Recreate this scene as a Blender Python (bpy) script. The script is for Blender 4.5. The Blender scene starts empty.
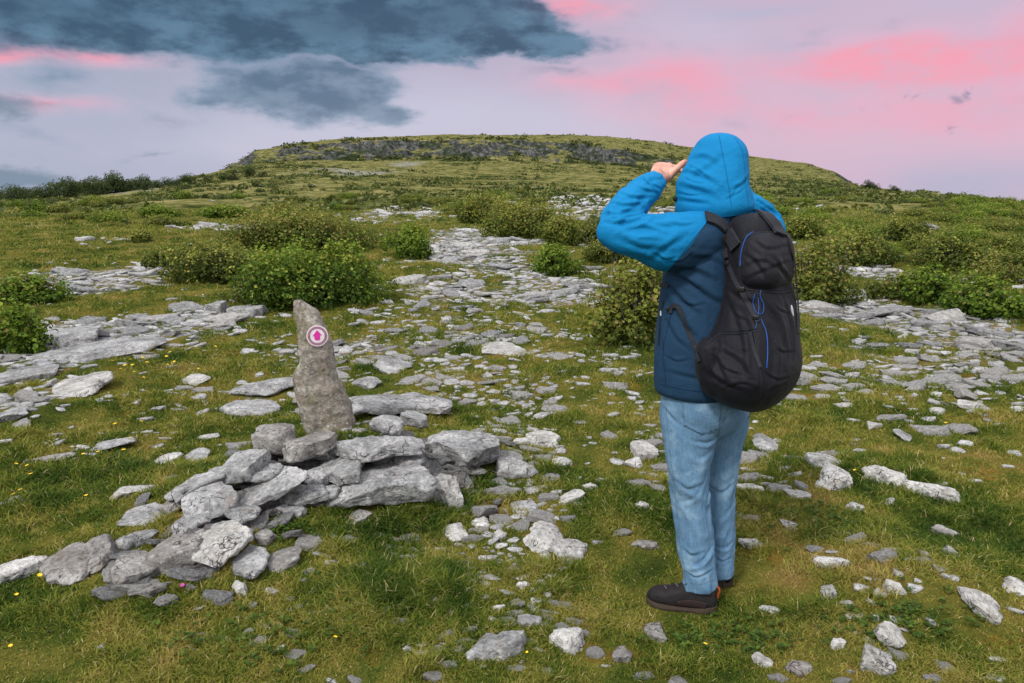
import bpy, bmesh, math, random
import numpy as np
from mathutils import Vector, Matrix
from mathutils.bvhtree import BVHTree

R = math.radians
scene = bpy.context.scene
coll = scene.collection
# ------------------------------------------------------------------ camera
FPX, PITCH, CAMH = 740.0, R(11.5), 1.6
cam_d = bpy.data.cameras.new('camera')
cam_d.sensor_width = 36.0
cam_d.lens = FPX / 1024 * 36.0
cam_d.clip_start = 0.05
cam_d.clip_end = 20000
cam = bpy.data.objects.new('camera', cam_d)
coll.objects.link(cam)
cam.location = (0, 0, CAMH)
cam.rotation_euler = (math.pi / 2 - PITCH, 0, 0)
scene.camera = cam
scene.view_settings.view_transform = 'Standard'
scene.view_settings.look = 'None'
scene.view_settings.exposure = 0.0
scene.view_settings.gamma = 1.0
scene.view_settings.use_curve_mapping = False
scene.render.engine = 'CYCLES'
scene.cycles.max_bounces = 5
scene.cycles.diffuse_bounces = 3
scene.cycles.glossy_bounces = 2
scene.cycles.transmission_bounces = 3
scene.cycles.transparent_max_bounces = 4
scene.cycles.caustics_reflective = False
scene.cycles.caustics_refractive = False
try:
    scene.cycles.use_denoising = True
except Exception:
    pass

cp, sp = math.cos(PITCH), math.sin(PITCH)
def ray(px, py):
    v = (341.5 - py) / FPX
    return Vector(((px - 512) / FPX, cp + sp * v, -sp + cp * v))
def U(px, py, Y):
    """world point that the photograph shows at (px, py) when it lies Y metres ahead"""
    d = ray(px, py)
    t = Y / d.y
    return Vector((d.x * t, Y, CAMH + d.z * t))
def proj(x, y, z):
    dep = y * cp - (z - CAMH) * sp
    v = (y * sp + (z - CAMH) * cp) / dep
    return 512 + FPX * x / dep, 341.5 - FPX * v, dep
def azel(px, py):
    d = ray(px, py)
    return math.atan2(d.x, d.y), d.z / math.hypot(d.x, d.y)

# ------------------------------------------------------------------ node helpers
class NT:
    def __init__(s, tree):
        s.t = tree; tree.nodes.clear()
    def n(s, typ, ins=None, **kw):
        nd = s.t.nodes.new(typ)
        for k, v in kw.items():
            setattr(nd, k, v)
        if ins:
            for k, v in ins.items():
                s.set(nd, k, v)
        return nd
    def set(s, nd, k, v):
        sock = nd.inputs[k]
        if isinstance(v, bpy.types.NodeSocket):
            s.t.links.new(v, sock)
        elif isinstance(v, bpy.types.Node):
            s.t.links.new(v.outputs[0], sock)
        else:
            if isinstance(v, (tuple, list)) and len(v) == 3 and sock.type == 'RGBA':
                v = (*v, 1)
            sock.default_value = v
    def math(s, op, a, b=0.0, clamp=False):
        nd = s.t.nodes.new('ShaderNodeMath'); nd.operation = op; nd.use_clamp = clamp
        s.set(nd, 0, a); s.set(nd, 1, b)
        return nd.outputs[0]
    def mix(s, fac, a, b, mode='MIX'):
        nd = s.t.nodes.new('ShaderNodeMix'); nd.data_type = 'RGBA'; nd.blend_type = mode
        s.set(nd, 0, fac); s.set(nd, 6, a); s.set(nd, 7, b)
        return nd.outputs[2]
    def ramp(s, fac, stops, interp='LINEAR'):
        nd = s.t.nodes.new('ShaderNodeValToRGB')
        cr = nd.color_ramp; cr.interpolation = interp
        while len(cr.elements) < len(stops): cr.elements.new(0.5)
        for e, (p, c) in zip(cr.elements, stops):
            e.position = p
            e.color = (c, c, c, 1) if isinstance(c, (int, float)) else (*c, 1)
        s.set(nd, 0, fac)
        return nd.outputs[0]
    def smooth(s, x, lo, hi, a=0.0, b=1.0):
        nd = s.t.nodes.new('ShaderNodeMapRange'); nd.interpolation_type = 'SMOOTHSTEP'
        s.set(nd, 0, x); s.set(nd, 1, lo); s.set(nd, 2, hi); s.set(nd, 3, a); s.set(nd, 4, b)
        return nd.outputs[0]
    def noise(s, vec, scale, detail=4, rough=0.55, dist=0.0, out=0):
        nd = s.t.nodes.new('ShaderNodeTexNoise')
        if vec is not None: s.set(nd, 'Vector', vec)
        s.set(nd, 'Scale', scale); s.set(nd, 'Detail', detail); s.set(nd, 'Roughness', rough); s.set(nd, 'Distortion', dist)
        return nd.outputs[out]
    def bump(s, h, strength=0.5, dist=0.01, normal=None):
        nd = s.t.nodes.new('ShaderNodeBump')
        s.set(nd, 'Height', h); s.set(nd, 'Strength', strength); s.set(nd, 'Distance', dist)
        if normal is not None: s.set(nd, 'Normal', normal)
        return nd.outputs[0]
def new_mat(name):
    m = bpy.data.materials.new(name); m.use_nodes = True
    return m, NT(m.node_tree)
def finish(nt, color, rough=0.8, normal=None, spec=0.3, sheen=0.0, **kw):
    b = nt.n('ShaderNodeBsdfPrincipled')
    nt.set(b, 'Base Color', color); nt.set(b, 'Roughness', rough)
    nt.set(b, 'Specular IOR Level', spec)
    if sheen: nt.set(b, 'Sheen Weight', sheen)
    if normal is not None: nt.set(b, 'Normal', normal)
    o = nt.n('ShaderNodeOutputMaterial', {'Surface': b})
    return b
def srgb(r, g, b):
    f = lambda c: ((c / 255 + .055) / 1.055) ** 2.4 if c > 10 else c / 255 / 12.92
    return (f(r), f(g), f(b))

# ------------------------------------------------------------------ world: dusk sky with clouds
world = bpy.data.worlds.new('World'); scene.world = world
world.use_nodes = True
w = NT(world.node_tree)
SUN_EL, SUN_AZ = R(48), R(215)            # behind the camera, to the left
STR = 0.1
tc = w.n('ShaderNodeTexCoord')
sky = w.n('ShaderNodeTexSky')
sky.sky_type = 'NISHITA'; sky.sun_disc = False
sky.sun_elevation = SUN_EL; sky.sun_rotation = SUN_AZ
sky.air_density = 1.0; sky.dust_density = 2.0
sep = w.n('ShaderNodeSeparateXYZ', {0: tc.outputs['Generated']})
X, Y_, Z = sep.outputs[0], sep.outputs[1], sep.outputs[2]
az = w.math('ARCTAN2', X, Y_)
hyp = w.math('SQRT', w.math('ADD', w.math('MULTIPLY', X, X), w.math('MULTIPLY', Y_, Y_)))
el = w.math('ARCTAN2', Z, hyp)
ae = w.n('ShaderNodeCombineXYZ', {0: az, 1: el, 2: 0.0}).outputs[0]
def vmul(v, c):
    nd = w.n('ShaderNodeVectorMath', operation='MULTIPLY'); w.set(nd, 0, v); nd.inputs[1].default_value = c; return nd.outputs[0]
def vadd(a, b):
    nd = w.n('ShaderNodeVectorMath', operation='ADD'); w.set(nd, 0, a); w.set(nd, 1, b); return nd.outputs[0]
def vsub(a, c):
    nd = w.n('ShaderNodeVectorMath', operation='SUBTRACT'); w.set(nd, 0, a); nd.inputs[1].default_value = c; return nd.outputs[0]
# cloud coordinates: wider than tall
aew = vmul(ae, (1.0, 2.2, 1.0))
n1 = w.noise(aew, 5.0, 6, .6, 0.0, 1)
warp = vmul(vsub(n1, (.5, .5, .5)), (.20, .075, 0))
n2 = w.noise(aew, 22.0, 5, .6, 0.0, 1)
warp2 = vmul(vsub(n2, (.5, .5, .5)), (.035, .018, 0))
aeW = vadd(vadd(ae, warp), warp2)
aeL = vadd(ae, vmul(warp, (.6, .6, 0)))
def blob(vec, px, py, rx, ry, rot=0.0):
    a, t = azel(px, py)
    m = w.n('ShaderNodeMapping'); m.vector_type = 'TEXTURE'
    w.set(m, 0, vec)
    m.inputs['Location'].default_value = (a, math.atan(t), 0)
    m.inputs['Rotation'].default_value = (0, 0, R(rot))
    m.inputs['Scale'].default_value = (rx / FPX, ry / FPX, 1)
    g = w.n('ShaderNodeTexGradient', gradient_type='SPHERICAL'); w.set(g, 0, m.outputs[0])
    return g.outputs[1]
def layer(vec, blobs):
    acc = None
    for b in blobs:
        k = b[5] if len(b) > 5 else 0.0
        o = w.math('MULTIPLY', blob(vec, *b[:4], k), b[4])
        acc = o if acc is None else w.math('ADD', acc, o)
    return acc
# thin high cloud, lavender to pink from left to right
base_lr = w.smooth(az, -.65, .55)
low = w.mix(base_lr, srgb(176, 184, 206), srgb(218, 188, 210))
top = w.mix(base_lr, srgb(158, 166, 188), srgb(208, 184, 206))
veil = w.mix(w.smooth(el, .0, .26), low, top)
nb = w.noise(aew, 7.0, 6, .6)
veil = w.mix(w.smooth(nb, .35, .75, 0, .45), veil, srgb(196, 192, 216))
mid = layer(aeL, [(440, 120, 260, 70, .9), (250, 150, 220, 50, .6), (620, 150, 150, 60, .5), (700, 30, 150, 50, .5)])
veil = w.mix(w.smooth(mid, .1, .9, 0, .8), veil, srgb(206, 204, 224))
bl = layer(aeL, [(960, 180, 120, 40, 1.0), (20, 120, 120, 60, .7), (790, 45, 70, 12, .8), (760, 8, 90, 12, .7), (700, 100, 60, 20, .4)])
veil = w.mix(w.smooth(bl, .05, .9, 0, .75), veil, srgb(183, 186, 210))
pink = layer(aeL, [(880, 100, 300, 80, .18), (800, 118, 300, 70, .75), (890, 52, 140, 30, 1.3), (960, 68, 120, 22, .7), (660, 70, 120, 60, .85), (570, 5, 90, 22, 1.4),
                   (560, 80, 90, 20, .6), (85, 58, 105, 15, 1.5), (0, 48, 40, 22, 1.3), (40, 104, 80, 12, 1.0), (1020, 15, 30, 40, .6),
                   (1010, 110, 120, 50, .5), (240, 110, 60, 12, .25)])
pn = w.noise(aew, 14.0, 5, .6)
pinkf = w.math('MULTIPLY', w.smooth(pink, .02, 1.35), w.smooth(pn, .25, .62, .25, 1))
pcol = w.mix(w.smooth(pink, .5, 1.2), srgb(236, 184, 206), srgb(250, 164, 184))
veil = w.mix(pinkf, veil, pcol)
# heavy blue-grey cloud
dark = layer(aeW, [(180, 2, 340, 60, 1.25), (0, 0, 200, 46, .7), (385, 20, 200, 44, 1.2), (485, 26, 110, 36, .9), (560, 46, 66, 18, .85), (215, 52, 100, 26, .5), (560, -120, 900, 80, .8), (-500, 0, 400, 100, .8)])
dn = w.noise(aew, 8.0, 6, .54)
dsum = w.math('ADD', dark, w.math('MULTIPLY', w.math('SUBTRACT', dn, .5), 1.5))
df = w.smooth(dsum, .14, .72)
dsh = w.noise(vadd(aew, (0.3, 0.1, 0)), 11.0, 6, .6)
dcol = w.mix(w.smooth(dsh, .38, .62), srgb(34, 74, 100), srgb(92, 130, 156))
dcol = w.mix(w.smooth(dsum, .9, 2.0, 0, .55), dcol, srgb(42, 78, 104))
edge = w.smooth(dsum, .3, .85)
dcol = w.mix(edge, srgb(110, 142, 170), dcol)
veil = w.mix(w.math('MULTIPLY', df, .93), veil, dcol)
dark2 = layer(aeW, [(285, 92, 105, 34, 1.0), (345, 104, 85, 32, 1.0), (398, 122, 42, 15, .8), (225, 96, 60, 14, .5), (330, 70, 120, 30, .8)])
d2 = w.math('ADD', dark2, w.math('MULTIPLY', w.math('SUBTRACT', w.noise(vadd(aew, (.7, .2, 0)), 11.0, 6, .55), .5), 1.5))
veil = w.mix(w.math('MULTIPLY', w.smooth(d2, .15, .80), w.smooth(df, 1.0, .0, .0, .84)), veil, w.mix(w.math('MULTIPLY', w.smooth(d2, .4, 1.1), w.smooth(dsh, .62, .40, .35, 1)), srgb(136, 158, 182), srgb(62, 100, 128)))
# low blue banks and small wisps
wis = layer(aeW, [(12, 172, 75, 16, 1.2), (165, 156, 34, 5, .5), (-10, 105, 50, 10, .9), (330, 148, 60, 8, .5), (250, 100, 60, 10, .5), (160, 120, 50, 8, .4), (420, 86, 50, 12, .0),
                  (560, 70, 45, 9, .5)])
veil = w.mix(w.smooth(wis, .1, .8, 0, .75), veil, srgb(112, 136, 158))
wn = w.noise(ae, 34.0, 5, .65, .6)
wis2 = layer(aeL, [(921, 99, 15, 6, 1.0), (952, 102, 10, 6, .7), (967, 97, 6, 8, .8), (953, 127, 8, 7, .6), (875, 107, 18, 7, .5), (840, 180, 1, 1, 0.0)])
veil = w.mix(w.smooth(w.math('MULTIPLY', wis2, w.smooth(wn, .35, .6)), .12, .7, 0, .7), veil, srgb(140, 136, 166))
# overcast is brighter overhead and behind
up = w.smooth(el, .30, .9)
back = w.smooth(w.math('ABSOLUTE', az), 1.0, 2.2)
veil = w.mix(w.math('MAXIMUM', up, w.math('MULTIPLY', back, .8)), veil, (1.65, 1.65, 1.70))
scaled = w.mix(1.0, veil, (1 / STR, 1 / STR, 1 / STR), 'MULTIPLY')
skyc = w.mix(.93, sky.outputs[0], scaled)
bg = w.n('ShaderNodeBackground', {0: skyc, 1: STR})
w.n('ShaderNodeOutputWorld', {'Surface': bg})
world.cycles.sampling_method = 'MANUAL'
world.cycles.sample_map_resolution = 512

sun_d = bpy.data.lights.new('sun', 'SUN')
sun_d.energy = 3.0; sun_d.angle = R(8); sun_d.color = (1.0, .95, .88)
sun = bpy.data.objects.new('sun', sun_d); coll.objects.link(sun)
sdir = Vector((math.sin(SUN_AZ) * math.cos(SUN_EL), math.cos(SUN_AZ) * math.cos(SUN_EL), math.sin(SUN_EL)))
sun.rotation_euler = sdir.to_track_quat('Z', 'Y').to_euler()

# ------------------------------------------------------------------ numpy noise
def _hash(i, j, k=0):
    h = (i.astype(np.int64) * 374761393 + j.astype(np.int64) * 668265263 + np.asarray(k).astype(np.int64) * 2147483647 * 3 + 1013904223)
    h = (h ^ (h >> 13)) * 1274126177
    h = h ^ (h >> 16)
    return (h & 0xffffff) / float(0xffffff)
def vnoise2(x, y, seed=0):
    x0 = np.floor(x); y0 = np.floor(y)
    fx = x - x0; fy = y - y0
    fx = fx * fx * fx * (fx * (fx * 6 - 15) + 10); fy = fy * fy * fy * (fy * (fy * 6 - 15) + 10)
    a = _hash(x0, y0, seed); b = _hash(x0 + 1, y0, seed); c = _hash(x0, y0 + 1, seed); d = _hash(x0 + 1, y0 + 1, seed)
    return (a * (1 - fx) + b * fx) * (1 - fy) + (c * (1 - fx) + d * fx) * fy
def fbm2(x, y, oct=4, seed=0, gain=.5):
    s = 0; a = 1; t = 0
    for o in range(oct):
        s = s + a * vnoise2(x * 2 ** o + 17.3 * o, y * 2 ** o - 9.1 * o, seed + o); t += a; a *= gain
    return s / t
def vnoise3(p, seed=0):
    i = np.floor(p); f = p - i; f = f * f * (3 - 2 * f)
    i = i.astype(np.int64)
    r = 0
    for dx in (0, 1):
        for dy in (0, 1):
            for dz in (0, 1):
                h = _hash(i[:, 0] + dx, i[:, 1] + dy, (i[:, 2] + dz) * 7 + seed)
                r = r + h * (f[:, 0] if dx else 1 - f[:, 0]) * (f[:, 1] if dy else 1 - f[:, 1]) * (f[:, 2] if dz else 1 - f[:, 2])
    return r
def fbm3(p, oct=3, seed=0, gain=.5):
    s = 0; a = 1; t = 0
    for o in range(oct):
        s = s + a * vnoise3(p * 2 ** o + 5.7 * o, seed + o); t += a; a *= gain
    return s / t

# ------------------------------------------------------------------ terrain height
AZ_PX = [-500, -200, 0, 100, 160, 200, 232, 260, 300, 380, 440, 512, 560, 600, 640, 700, 760, 800, 830, 860, 900, 930, 970, 1024, 1200, 1500]
ROWS = {
  40:  [222,220,219,218,218,217,217,216,216,215,215,215,215,215,215,216,217,218,219,220,221,222,223,224,228,232],
  80:  [208,205,204,202,200,199,199,198,197,196,196,196,197,198,198,198,198,198,198,199,200,201,203,206,215,222],
  150: [206,203,201,194,189,187,186,185,184,184,184,184,184,185,186,188,190,191,193,197,197,196,199,205,218,230],
  200: [208,206,204,196,189,182,179,178,178,179,180,180,180,181,182,184,186,188,190,193,195,193,197,206,222,235],
  300: [216,213,211,206,188,177,172,171,170,171,171,171,172,173,174,178,181,184,186,191,195,200,206,214,230,240],
  470: [224,222,219,214,200,186,171,163,161,161,161,161,162,164,167,173,178,181,184,189,194,202,210,218,235,240],
  484: [224,222,219,214,200,186,170,161,159,157,156,156,157,162,166,173,178,181,184,189,194,202,210,218,235,240],
  505: [224,222,219,214,201,188,164,151,145.5,141,140.5,141,142,145,151,166,175,179,183,189,194,202,210,218,235,240],
  700: [226,224,222,218,208,198,170,151,142.5,137.2,135.6,134.8,135.2,136.5,139.5,148,158,163,171,186,191,202,210,218,235,240],
  1000:[230,228,226,222,214,206,190,175,165,155,150,150,150,152,155,161,163,167,175,189,193,205,213,220,235,240],
  2500:[200]*26,
  9000:[193]*26,
}
_az = np.array([azel(p, 191)[0] for p in AZ_PX])
_ds = sorted(ROWS)
_zs = []
for d_ in _ds:
    _zs.append([CAMH + d_ * azel(p, q)[1] if d_ < 2000 else (-80 if d_ < 5000 else -260) for p, q in zip(AZ_PX, ROWS[d_])])
_ld = np.log(np.array([14.0] + _ds)); _Z = np.array([[0.0] * len(_az)] + _zs)
MOUND = []
for (px, py, hh, rr) in [(150, 572, .05, .35), (215, 530, .09, .4), (270, 480, .13, .42), (330, 455, .15, .42), (385, 470, .13, .42), (455, 455, .10, .36), (400, 410, .08, .5), (330, 425, .08, .4)]:
    d0 = ray(px, py); t0 = (0.06 - CAMH) / d0.z
    MOUND.append((d0.x * t0, d0.y * t0, hh, rr))
def Hraw(x, y):
    x = np.asarray(x, float); y = np.asarray(y, float)
    d = np.hypot(x, y)
    d = d + np.where((d > 430) & (d < 580), 1, 0) * (18 * (fbm2(x / 14, y / 14, 3, 61) - .5) + 5 * (fbm2(x / 3.5, y / 3.5, 2, 62) - .5)) * np.clip((d - 430) / 25, 0, 1) * np.clip((580 - d) / 40, 0, 1)
    a = np.arctan2(x, y)
    a = np.clip(a, _az[0], _az[-1])
    # bilinear in (az, log d)
    ld = np.clip(np.log(np.maximum(d, 1e-3)), _ld[0], _ld[-1])
    j = np.clip(np.searchsorted(_ld, ld) - 1, 0, len(_ld) - 2)
    i = np.clip(np.searchsorted(_az, a) - 1, 0, len(_az) - 2)
    tj = (ld - _ld[j]) / (_ld[j + 1] - _ld[j]); ti = (a - _az[i]) / (_az[i + 1] - _az[i])
    ti = ti * ti * (3 - 2 * ti) * .5 + ti * .5
    z = (_Z[j, i] * (1 - ti) + _Z[j, i + 1] * ti) * (1 - tj) + (_Z[j + 1, i] * (1 - ti) + _Z[j + 1, i + 1] * ti) * tj
    front = np.clip((y + 30) / 40, 0, 1)
    z = z * front
    # roughness grows with distance
    g1 = fbm2(x / 1.7, y / 1.7, 3, 11) - .5
    g2 = fbm2(x / 9, y / 9, 3, 23) - .5
    g3 = fbm2(x / 45, y / 45, 4, 37) - .5
    g4 = fbm2(x / .45, y / .45, 2, 5) - .5
    near = np.clip((d - .3) / 1.5, 0, 1)
    z = z + .17 * g1 * near + .05 * g4 * near * np.clip(1.4 - d / 30, 0, 1) + .55 * g2 * np.clip((d - 12) / 40, 0, 1) + 4.2 * g3 * np.clip((d - 60) / 250, 0, 1)
    for (mx, my, hh, rr) in MOUND:
        z = z + hh * .8 * np.exp(-((x - mx) ** 2 + (y - my) ** 2) / (rr * rr))
    return z
FEET = (.76, 2.72)
_zf = float(Hraw(FEET[0], FEET[1]))
_z0 = float(Hraw(0, 0))
def H(x, y):
    x = np.asarray(x, float); y = np.asarray(y, float)
    z = Hraw(x, y)
    k = np.exp(-(((x - FEET[0]) ** 2 + (y - FEET[1]) ** 2) / .55 ** 2) ** 2)
    # the foreground on the right is a low grassy swell
    z = z + .07 * np.exp(-((x - 1.6) ** 2 + (y - 2.6) ** 2) / .5) - .05 * np.exp(-((x - 1.3) ** 2 + (y - 2.1) ** 2) / .15)
    return z * (1 - k)
def ground(px, py, dz=0.0):
    d = ray(px, py); t = (0 - CAMH) / min(d.z, -1e-3)
    t = min(t, 400)
    for _ in range(12):
        z = float(H(d.x * t, d.y * t)) + dz
        t2 = (z - CAMH) / d.z
        if t2 < 0: t2 = t
        t = t * .4 + t2 * .6
    return Vector((d.x * t, d.y * t, CAMH + d.z * t))

# pavement density, measured from the photograph and carried to the ground
PAV = []
def pav(px, py, rx, ry, k):
    try:
        c = ground(px, py); a = ground(px + rx, py); b0 = ground(px, py - ry); b1 = ground(px, py + ry)
    except Exception:
        return
    PAV.append((c.x, c.y, abs(a.x - c.x), abs(b0.y - b1.y) / 2, k))
for q in [(95, 278, 95, 15, 1.2), (150, 268, 70, 8, .8), (120, 331, 105, 17, 1.3), (40, 358, 62, 20, 1.3), (205, 315, 50, 10, 1), (22, 402, 40, 26, 1.1), (72, 388, 45, 13, .7),
          (470, 330, 150, 55, .60), (455, 295, 110, 34, .75), (520, 400, 110, 60, .38), (600, 350, 70, 30, .5), (552, 290, 60, 17, 1.3), (485, 243, 75, 22, 1.1), (400, 215, 90, 10, .7), (420, 265, 60, 20, .5),
          (500, 350, 40, 10, .5), (340, 345, 90, 15, .8), (262, 400, 40, 20, .6), (400, 385, 70, 30, .5), (560, 400, 130, 60, .22), (640, 440, 60, 60, .3),
          (860, 312, 80, 17, 1.4), (930, 322, 90, 20, 1.3), (990, 338, 70, 14, 1.3), (870, 345, 90, 9, .7), (960, 382, 60, 9, .6), (885, 275, 38, 8, 1.2), (985, 262, 30, 6, .7),
          (90, 243, 90, 7, .6), (240, 228, 80, 6, .8), (590, 206, 70, 7, .9), (700, 212, 90, 7, .8), (350, 196, 90, 4, .6), (480, 190, 80, 4, .6), (360, 180, 60, 3, 1), (560, 183, 50, 3, .7),
          (800, 208, 40, 5, .7), (930, 228, 50, 5, .5), (60, 262, 60, 6, .6), (900, 385, 30, 6, .5), (180, 300, 30, 6, .7)]:
    pav(*q)
def rockd(x, y):
    x = np.asarray(x, float); y = np.asarray(y, float)
    s = np.zeros_like(x)
    for (cx, cy, rx, ry, k) in PAV:
        q = ((x - cx) / rx) ** 2 + ((y - cy) / ry) ** 2
        s = np.maximum(s, k * np.exp(-q * .9))
    n = fbm2(x / 2.2, y / 2.2, 3, 71)
    d = np.hypot(x, y)
    far = np.clip((d - 40) / 60, 0, 1)
    s = s + far * .55 * np.clip(fbm2(x / 16, y / 30, 3, 91) * 3.2 - 1.75, 0, 1)
    # beyond the frame the pavement just carries on in patches
    out = np.clip((np.abs(np.arctan2(x, y)) - .65) / .2, 0, 1)
    s = s + out * np.clip(fbm2(x / 5, y / 5, 3, 33) * 4 - 2.0, 0, 1) * np.clip((d - 5) / 6, 0, 1)
    return s * (.45 + 1.1 * n)

def mesh_np(name, verts, faces, smooth=True, mat=None):
    """faces: int array (n,3) or (n,4)"""
    me = bpy.data.meshes.new(name)
    verts = np.ascontiguousarray(verts, dtype=np.float32); faces = np.ascontiguousarray(faces, dtype=np.int32)
    nf, k = faces.shape
    me.vertices.add(len(verts)); me.vertices.foreach_set('co', verts.ravel())
    me.loops.add(nf * k); me.loops.foreach_set('vertex_index', faces.ravel())
    me.polygons.add(nf)
    me.polygons.foreach_set('loop_start', np.arange(0, nf * k, k, dtype=np.int32))
    me.polygons.foreach_set('loop_total', np.full(nf, k, dtype=np.int32))
    me.polygons.foreach_set('use_smooth', np.full(nf, smooth, dtype=bool))
    me.update(calc_edges=True); me.validate()
    if mat is not None: me.materials.append(mat)
    return me
def attr(me, name, data):
    data = np.asarray(data, dtype=np.float32)
    if data.ndim == 1:
        a = me.attributes.new(name, 'FLOAT', 'POINT'); a.data.foreach_set('value', data)
    else:
        a = me.attributes.new(name, 'FLOAT_VECTOR', 'POINT'); a.data.foreach_set('vector', data.ravel())
def link(name, me, parent=None, label=None, cat=None, group=None, kind=None, loc=None):
    o = bpy.data.objects.new(name, me); coll.objects.link(o)
    if parent is not None: o.parent = parent
    if loc is not None: o.location = loc
    return tag(o, label, cat, group, kind)
def tag(o, label=None, cat=None, group=None, kind=None):
    if label: o['label'] = label
    if cat: o['category'] = cat
    if group: o['group'] = group
    if kind: o['kind'] = kind
    return o

# ------------------------------------------------------------------ ground material
def at(nt, name, out='Fac'):
    n = nt.n('ShaderNodeAttribute', attribute_name=name); return n.outputs[out]
def grass_tint(nt, pos):
    """shared by turf and blades: green, olive and straw areas"""
    a = nt.noise(pos, 1.1, 5, .62)
    b = nt.noise(pos, 4.5, 4, .6)
    c = nt.math('ADD', nt.math('MULTIPLY', a, .6), nt.math('MULTIPLY', b, .4))
    return c
gm, g = new_mat('turf')
geo = g.n('ShaderNodeNewGeometry')
pos = geo.outputs['Position']
c = grass_tint(g, pos)
turf = g.ramp(c, [(.34, (.022, .034, .007)), (.46, (.055, .070, .012)), (.55, (.120, .105, .022)), (.66, (.18, .115, .04))])
fine = g.noise(pos, 60, 4, .7)
turf = g.mix(g.smooth(fine, .3, .7, .0, .75), turf, g.mix(.5, turf, (.03, .026, .012)))
moss = g.noise(pos, 2.4, 4, .6)
turf = g.mix(g.smooth(moss, .58, .68, 0, .6), turf, (.15, .07, .015))
# far scrubby ground
cd = g.n('ShaderNodeVectorMath', operation='LENGTH'); g.set(cd, 0, pos)
dist = cd.outputs['Value']
farn = g.noise(pos, .22, 6, .65)
farn2 = g.noise(pos, .9, 4, .6)
farc = g.ramp(g.math('ADD', g.math('MULTIPLY', farn, .55), g.math('MULTIPLY', farn2, .45)), [(.38, (.020, .028, .009)), (.45, (.060, .068, .020)), (.53, (.150, .142, .052)), (.66, (.26, .22, .10))])
col = g.mix(g.smooth(dist, 14, 45), turf, farc)
# bare limestone between the turf
rock = at(g, 'rock')
wpv = g.n('ShaderNodeVectorMath', operation='ADD'); g.set(wpv, 0, pos); _sc = g.n('ShaderNodeVectorMath', operation='SCALE'); g.set(_sc, 0, g.noise(pos, 3.0, 4, .65, 0, 1)); _sc.inputs['Scale'].default_value = .7; g.set(wpv, 1, _sc.outputs[0])
vor = g.n('ShaderNodeTexVoronoi', {'Vector': wpv.outputs[0], 'Scale': 3.4}, feature='DISTANCE_TO_EDGE')
rn = g.noise(pos, 3.2, 5, .6)
rn2 = g.noise(pos, 14, 4, .6)
rmask = g.math('ADD', rock, g.math('MULTIPLY', g.math('SUBTRACT', g.math('ADD', g.math('MULTIPLY', rn, .6), g.math('MULTIPLY', rn2, .4)), .5), 2.0))
rfac = g.math('MULTIPLY', g.math('MULTIPLY', g.smooth(rmask, .62, .85), g.smooth(vor.outputs['Distance'], .03, .11)), g.smooth(g.noise(pos, 7.0, 4, .65), .40, .52))
rcol = g.ramp(g.noise(pos, 6, 6, .65), [(.3, (.13, .135, .15)), (.5, (.27, .275, .295)), (.7, (.42, .42, .43))])
col = g.mix(rfac, col, rcol)
# cliffs: steep ground shows grey rock in upright bands
nz = g.n('ShaderNodeSeparateXYZ', {0: geo.outputs['Normal']}).outputs[2]
sc_ = g.n('ShaderNodeVectorMath', operation='MULTIPLY'); g.set(sc_, 0, pos); sc_.inputs[1].default_value = (.30, .30, .04)
cl = g.noise(sc_.outputs[0], 1.3, 6, .7)
cl2 = g.noise(pos, .035, 3, .6)
ccol = g.ramp(cl, [(.38, (.012, .016, .011)), (.50, (.045, .048, .044)), (.70, (.15, .15, .15))])
cfac = g.math('MULTIPLY', g.smooth(nz, .95, .86), g.smooth(dist, 350, 420))
veg = g.smooth(g.math('ADD', g.math('MULTIPLY', cl2, .6), g.math('MULTIPLY', g.noise(pos, .25, 3, .6), .4)), .36, .48, 0, 1)
ccol = g.mix(veg, (.022, .032, .014), ccol)
col = g.mix(cfac, col, ccol)
h1 = g.math('ADD', g.math('MULTIPLY', fine, .4), g.math('MULTIPLY', g.noise(pos, 16, 3, .6), .8))
h1 = g.math('ADD', h1, g.math('MULTIPLY', rfac, .6))
nb_ = g.bump(h1, .7, .03)
nb2 = g.bump(farn2, 1.0, .5)
nmix = g.n('ShaderNodeMix', data_type='VECTOR'); g.set(nmix, 0, g.smooth(dist, 15, 50)); g.set(nmix, 4, nb_); g.set(nmix, 5, nb2)
finish(g, col, 1.0, nmix.outputs[1], spec=.0)

# ------------------------------------------------------------------ terrain mesh
angs = np.concatenate([np.arange(-180, -60, 4.0), np.arange(-60, -40, .8), np.arange(-40, 40, .16), np.arange(40, 60, .8), np.arange(60, 180, 4.0)])
rad = [.35]
while rad[-1] < 12000:
    r_ = rad[-1]
    st = .012 if r_ < 30 else (.014 if r_ < 460 else (.004 if r_ < 520 else (.012 if r_ < 1100 else .12)))
    rad.append(r_ * (1 + st))
rad = np.array(rad)
A_, R_ = np.meshgrid(np.radians(angs), rad)
gx = R_ * np.sin(A_); gy = R_ * np.cos(A_)
# push distances about so that rows do not show as rings
gz = H(gx, gy)
# break the cliff edge up
nA = len(angs); nR = len(rad)
verts = np.stack([gx.ravel(), gy.ravel(), gz.ravel()], 1)
ii, jj = np.meshgrid(np.arange(nR - 1), np.arange(nA), indexing='ij')
j2 = (jj + 1) % nA
faces = np.stack([ii * nA + jj, ii * nA + j2, (ii + 1) * nA + j2, (ii + 1) * nA + jj], -1).reshape(-1, 4)[:, ::-1]
tm = mesh_np('ground', verts, faces, True, gm)
attr(tm, 'rock', rockd(verts[:, 0], verts[:, 1]))
link('ground', tm, kind='structure')
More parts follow.
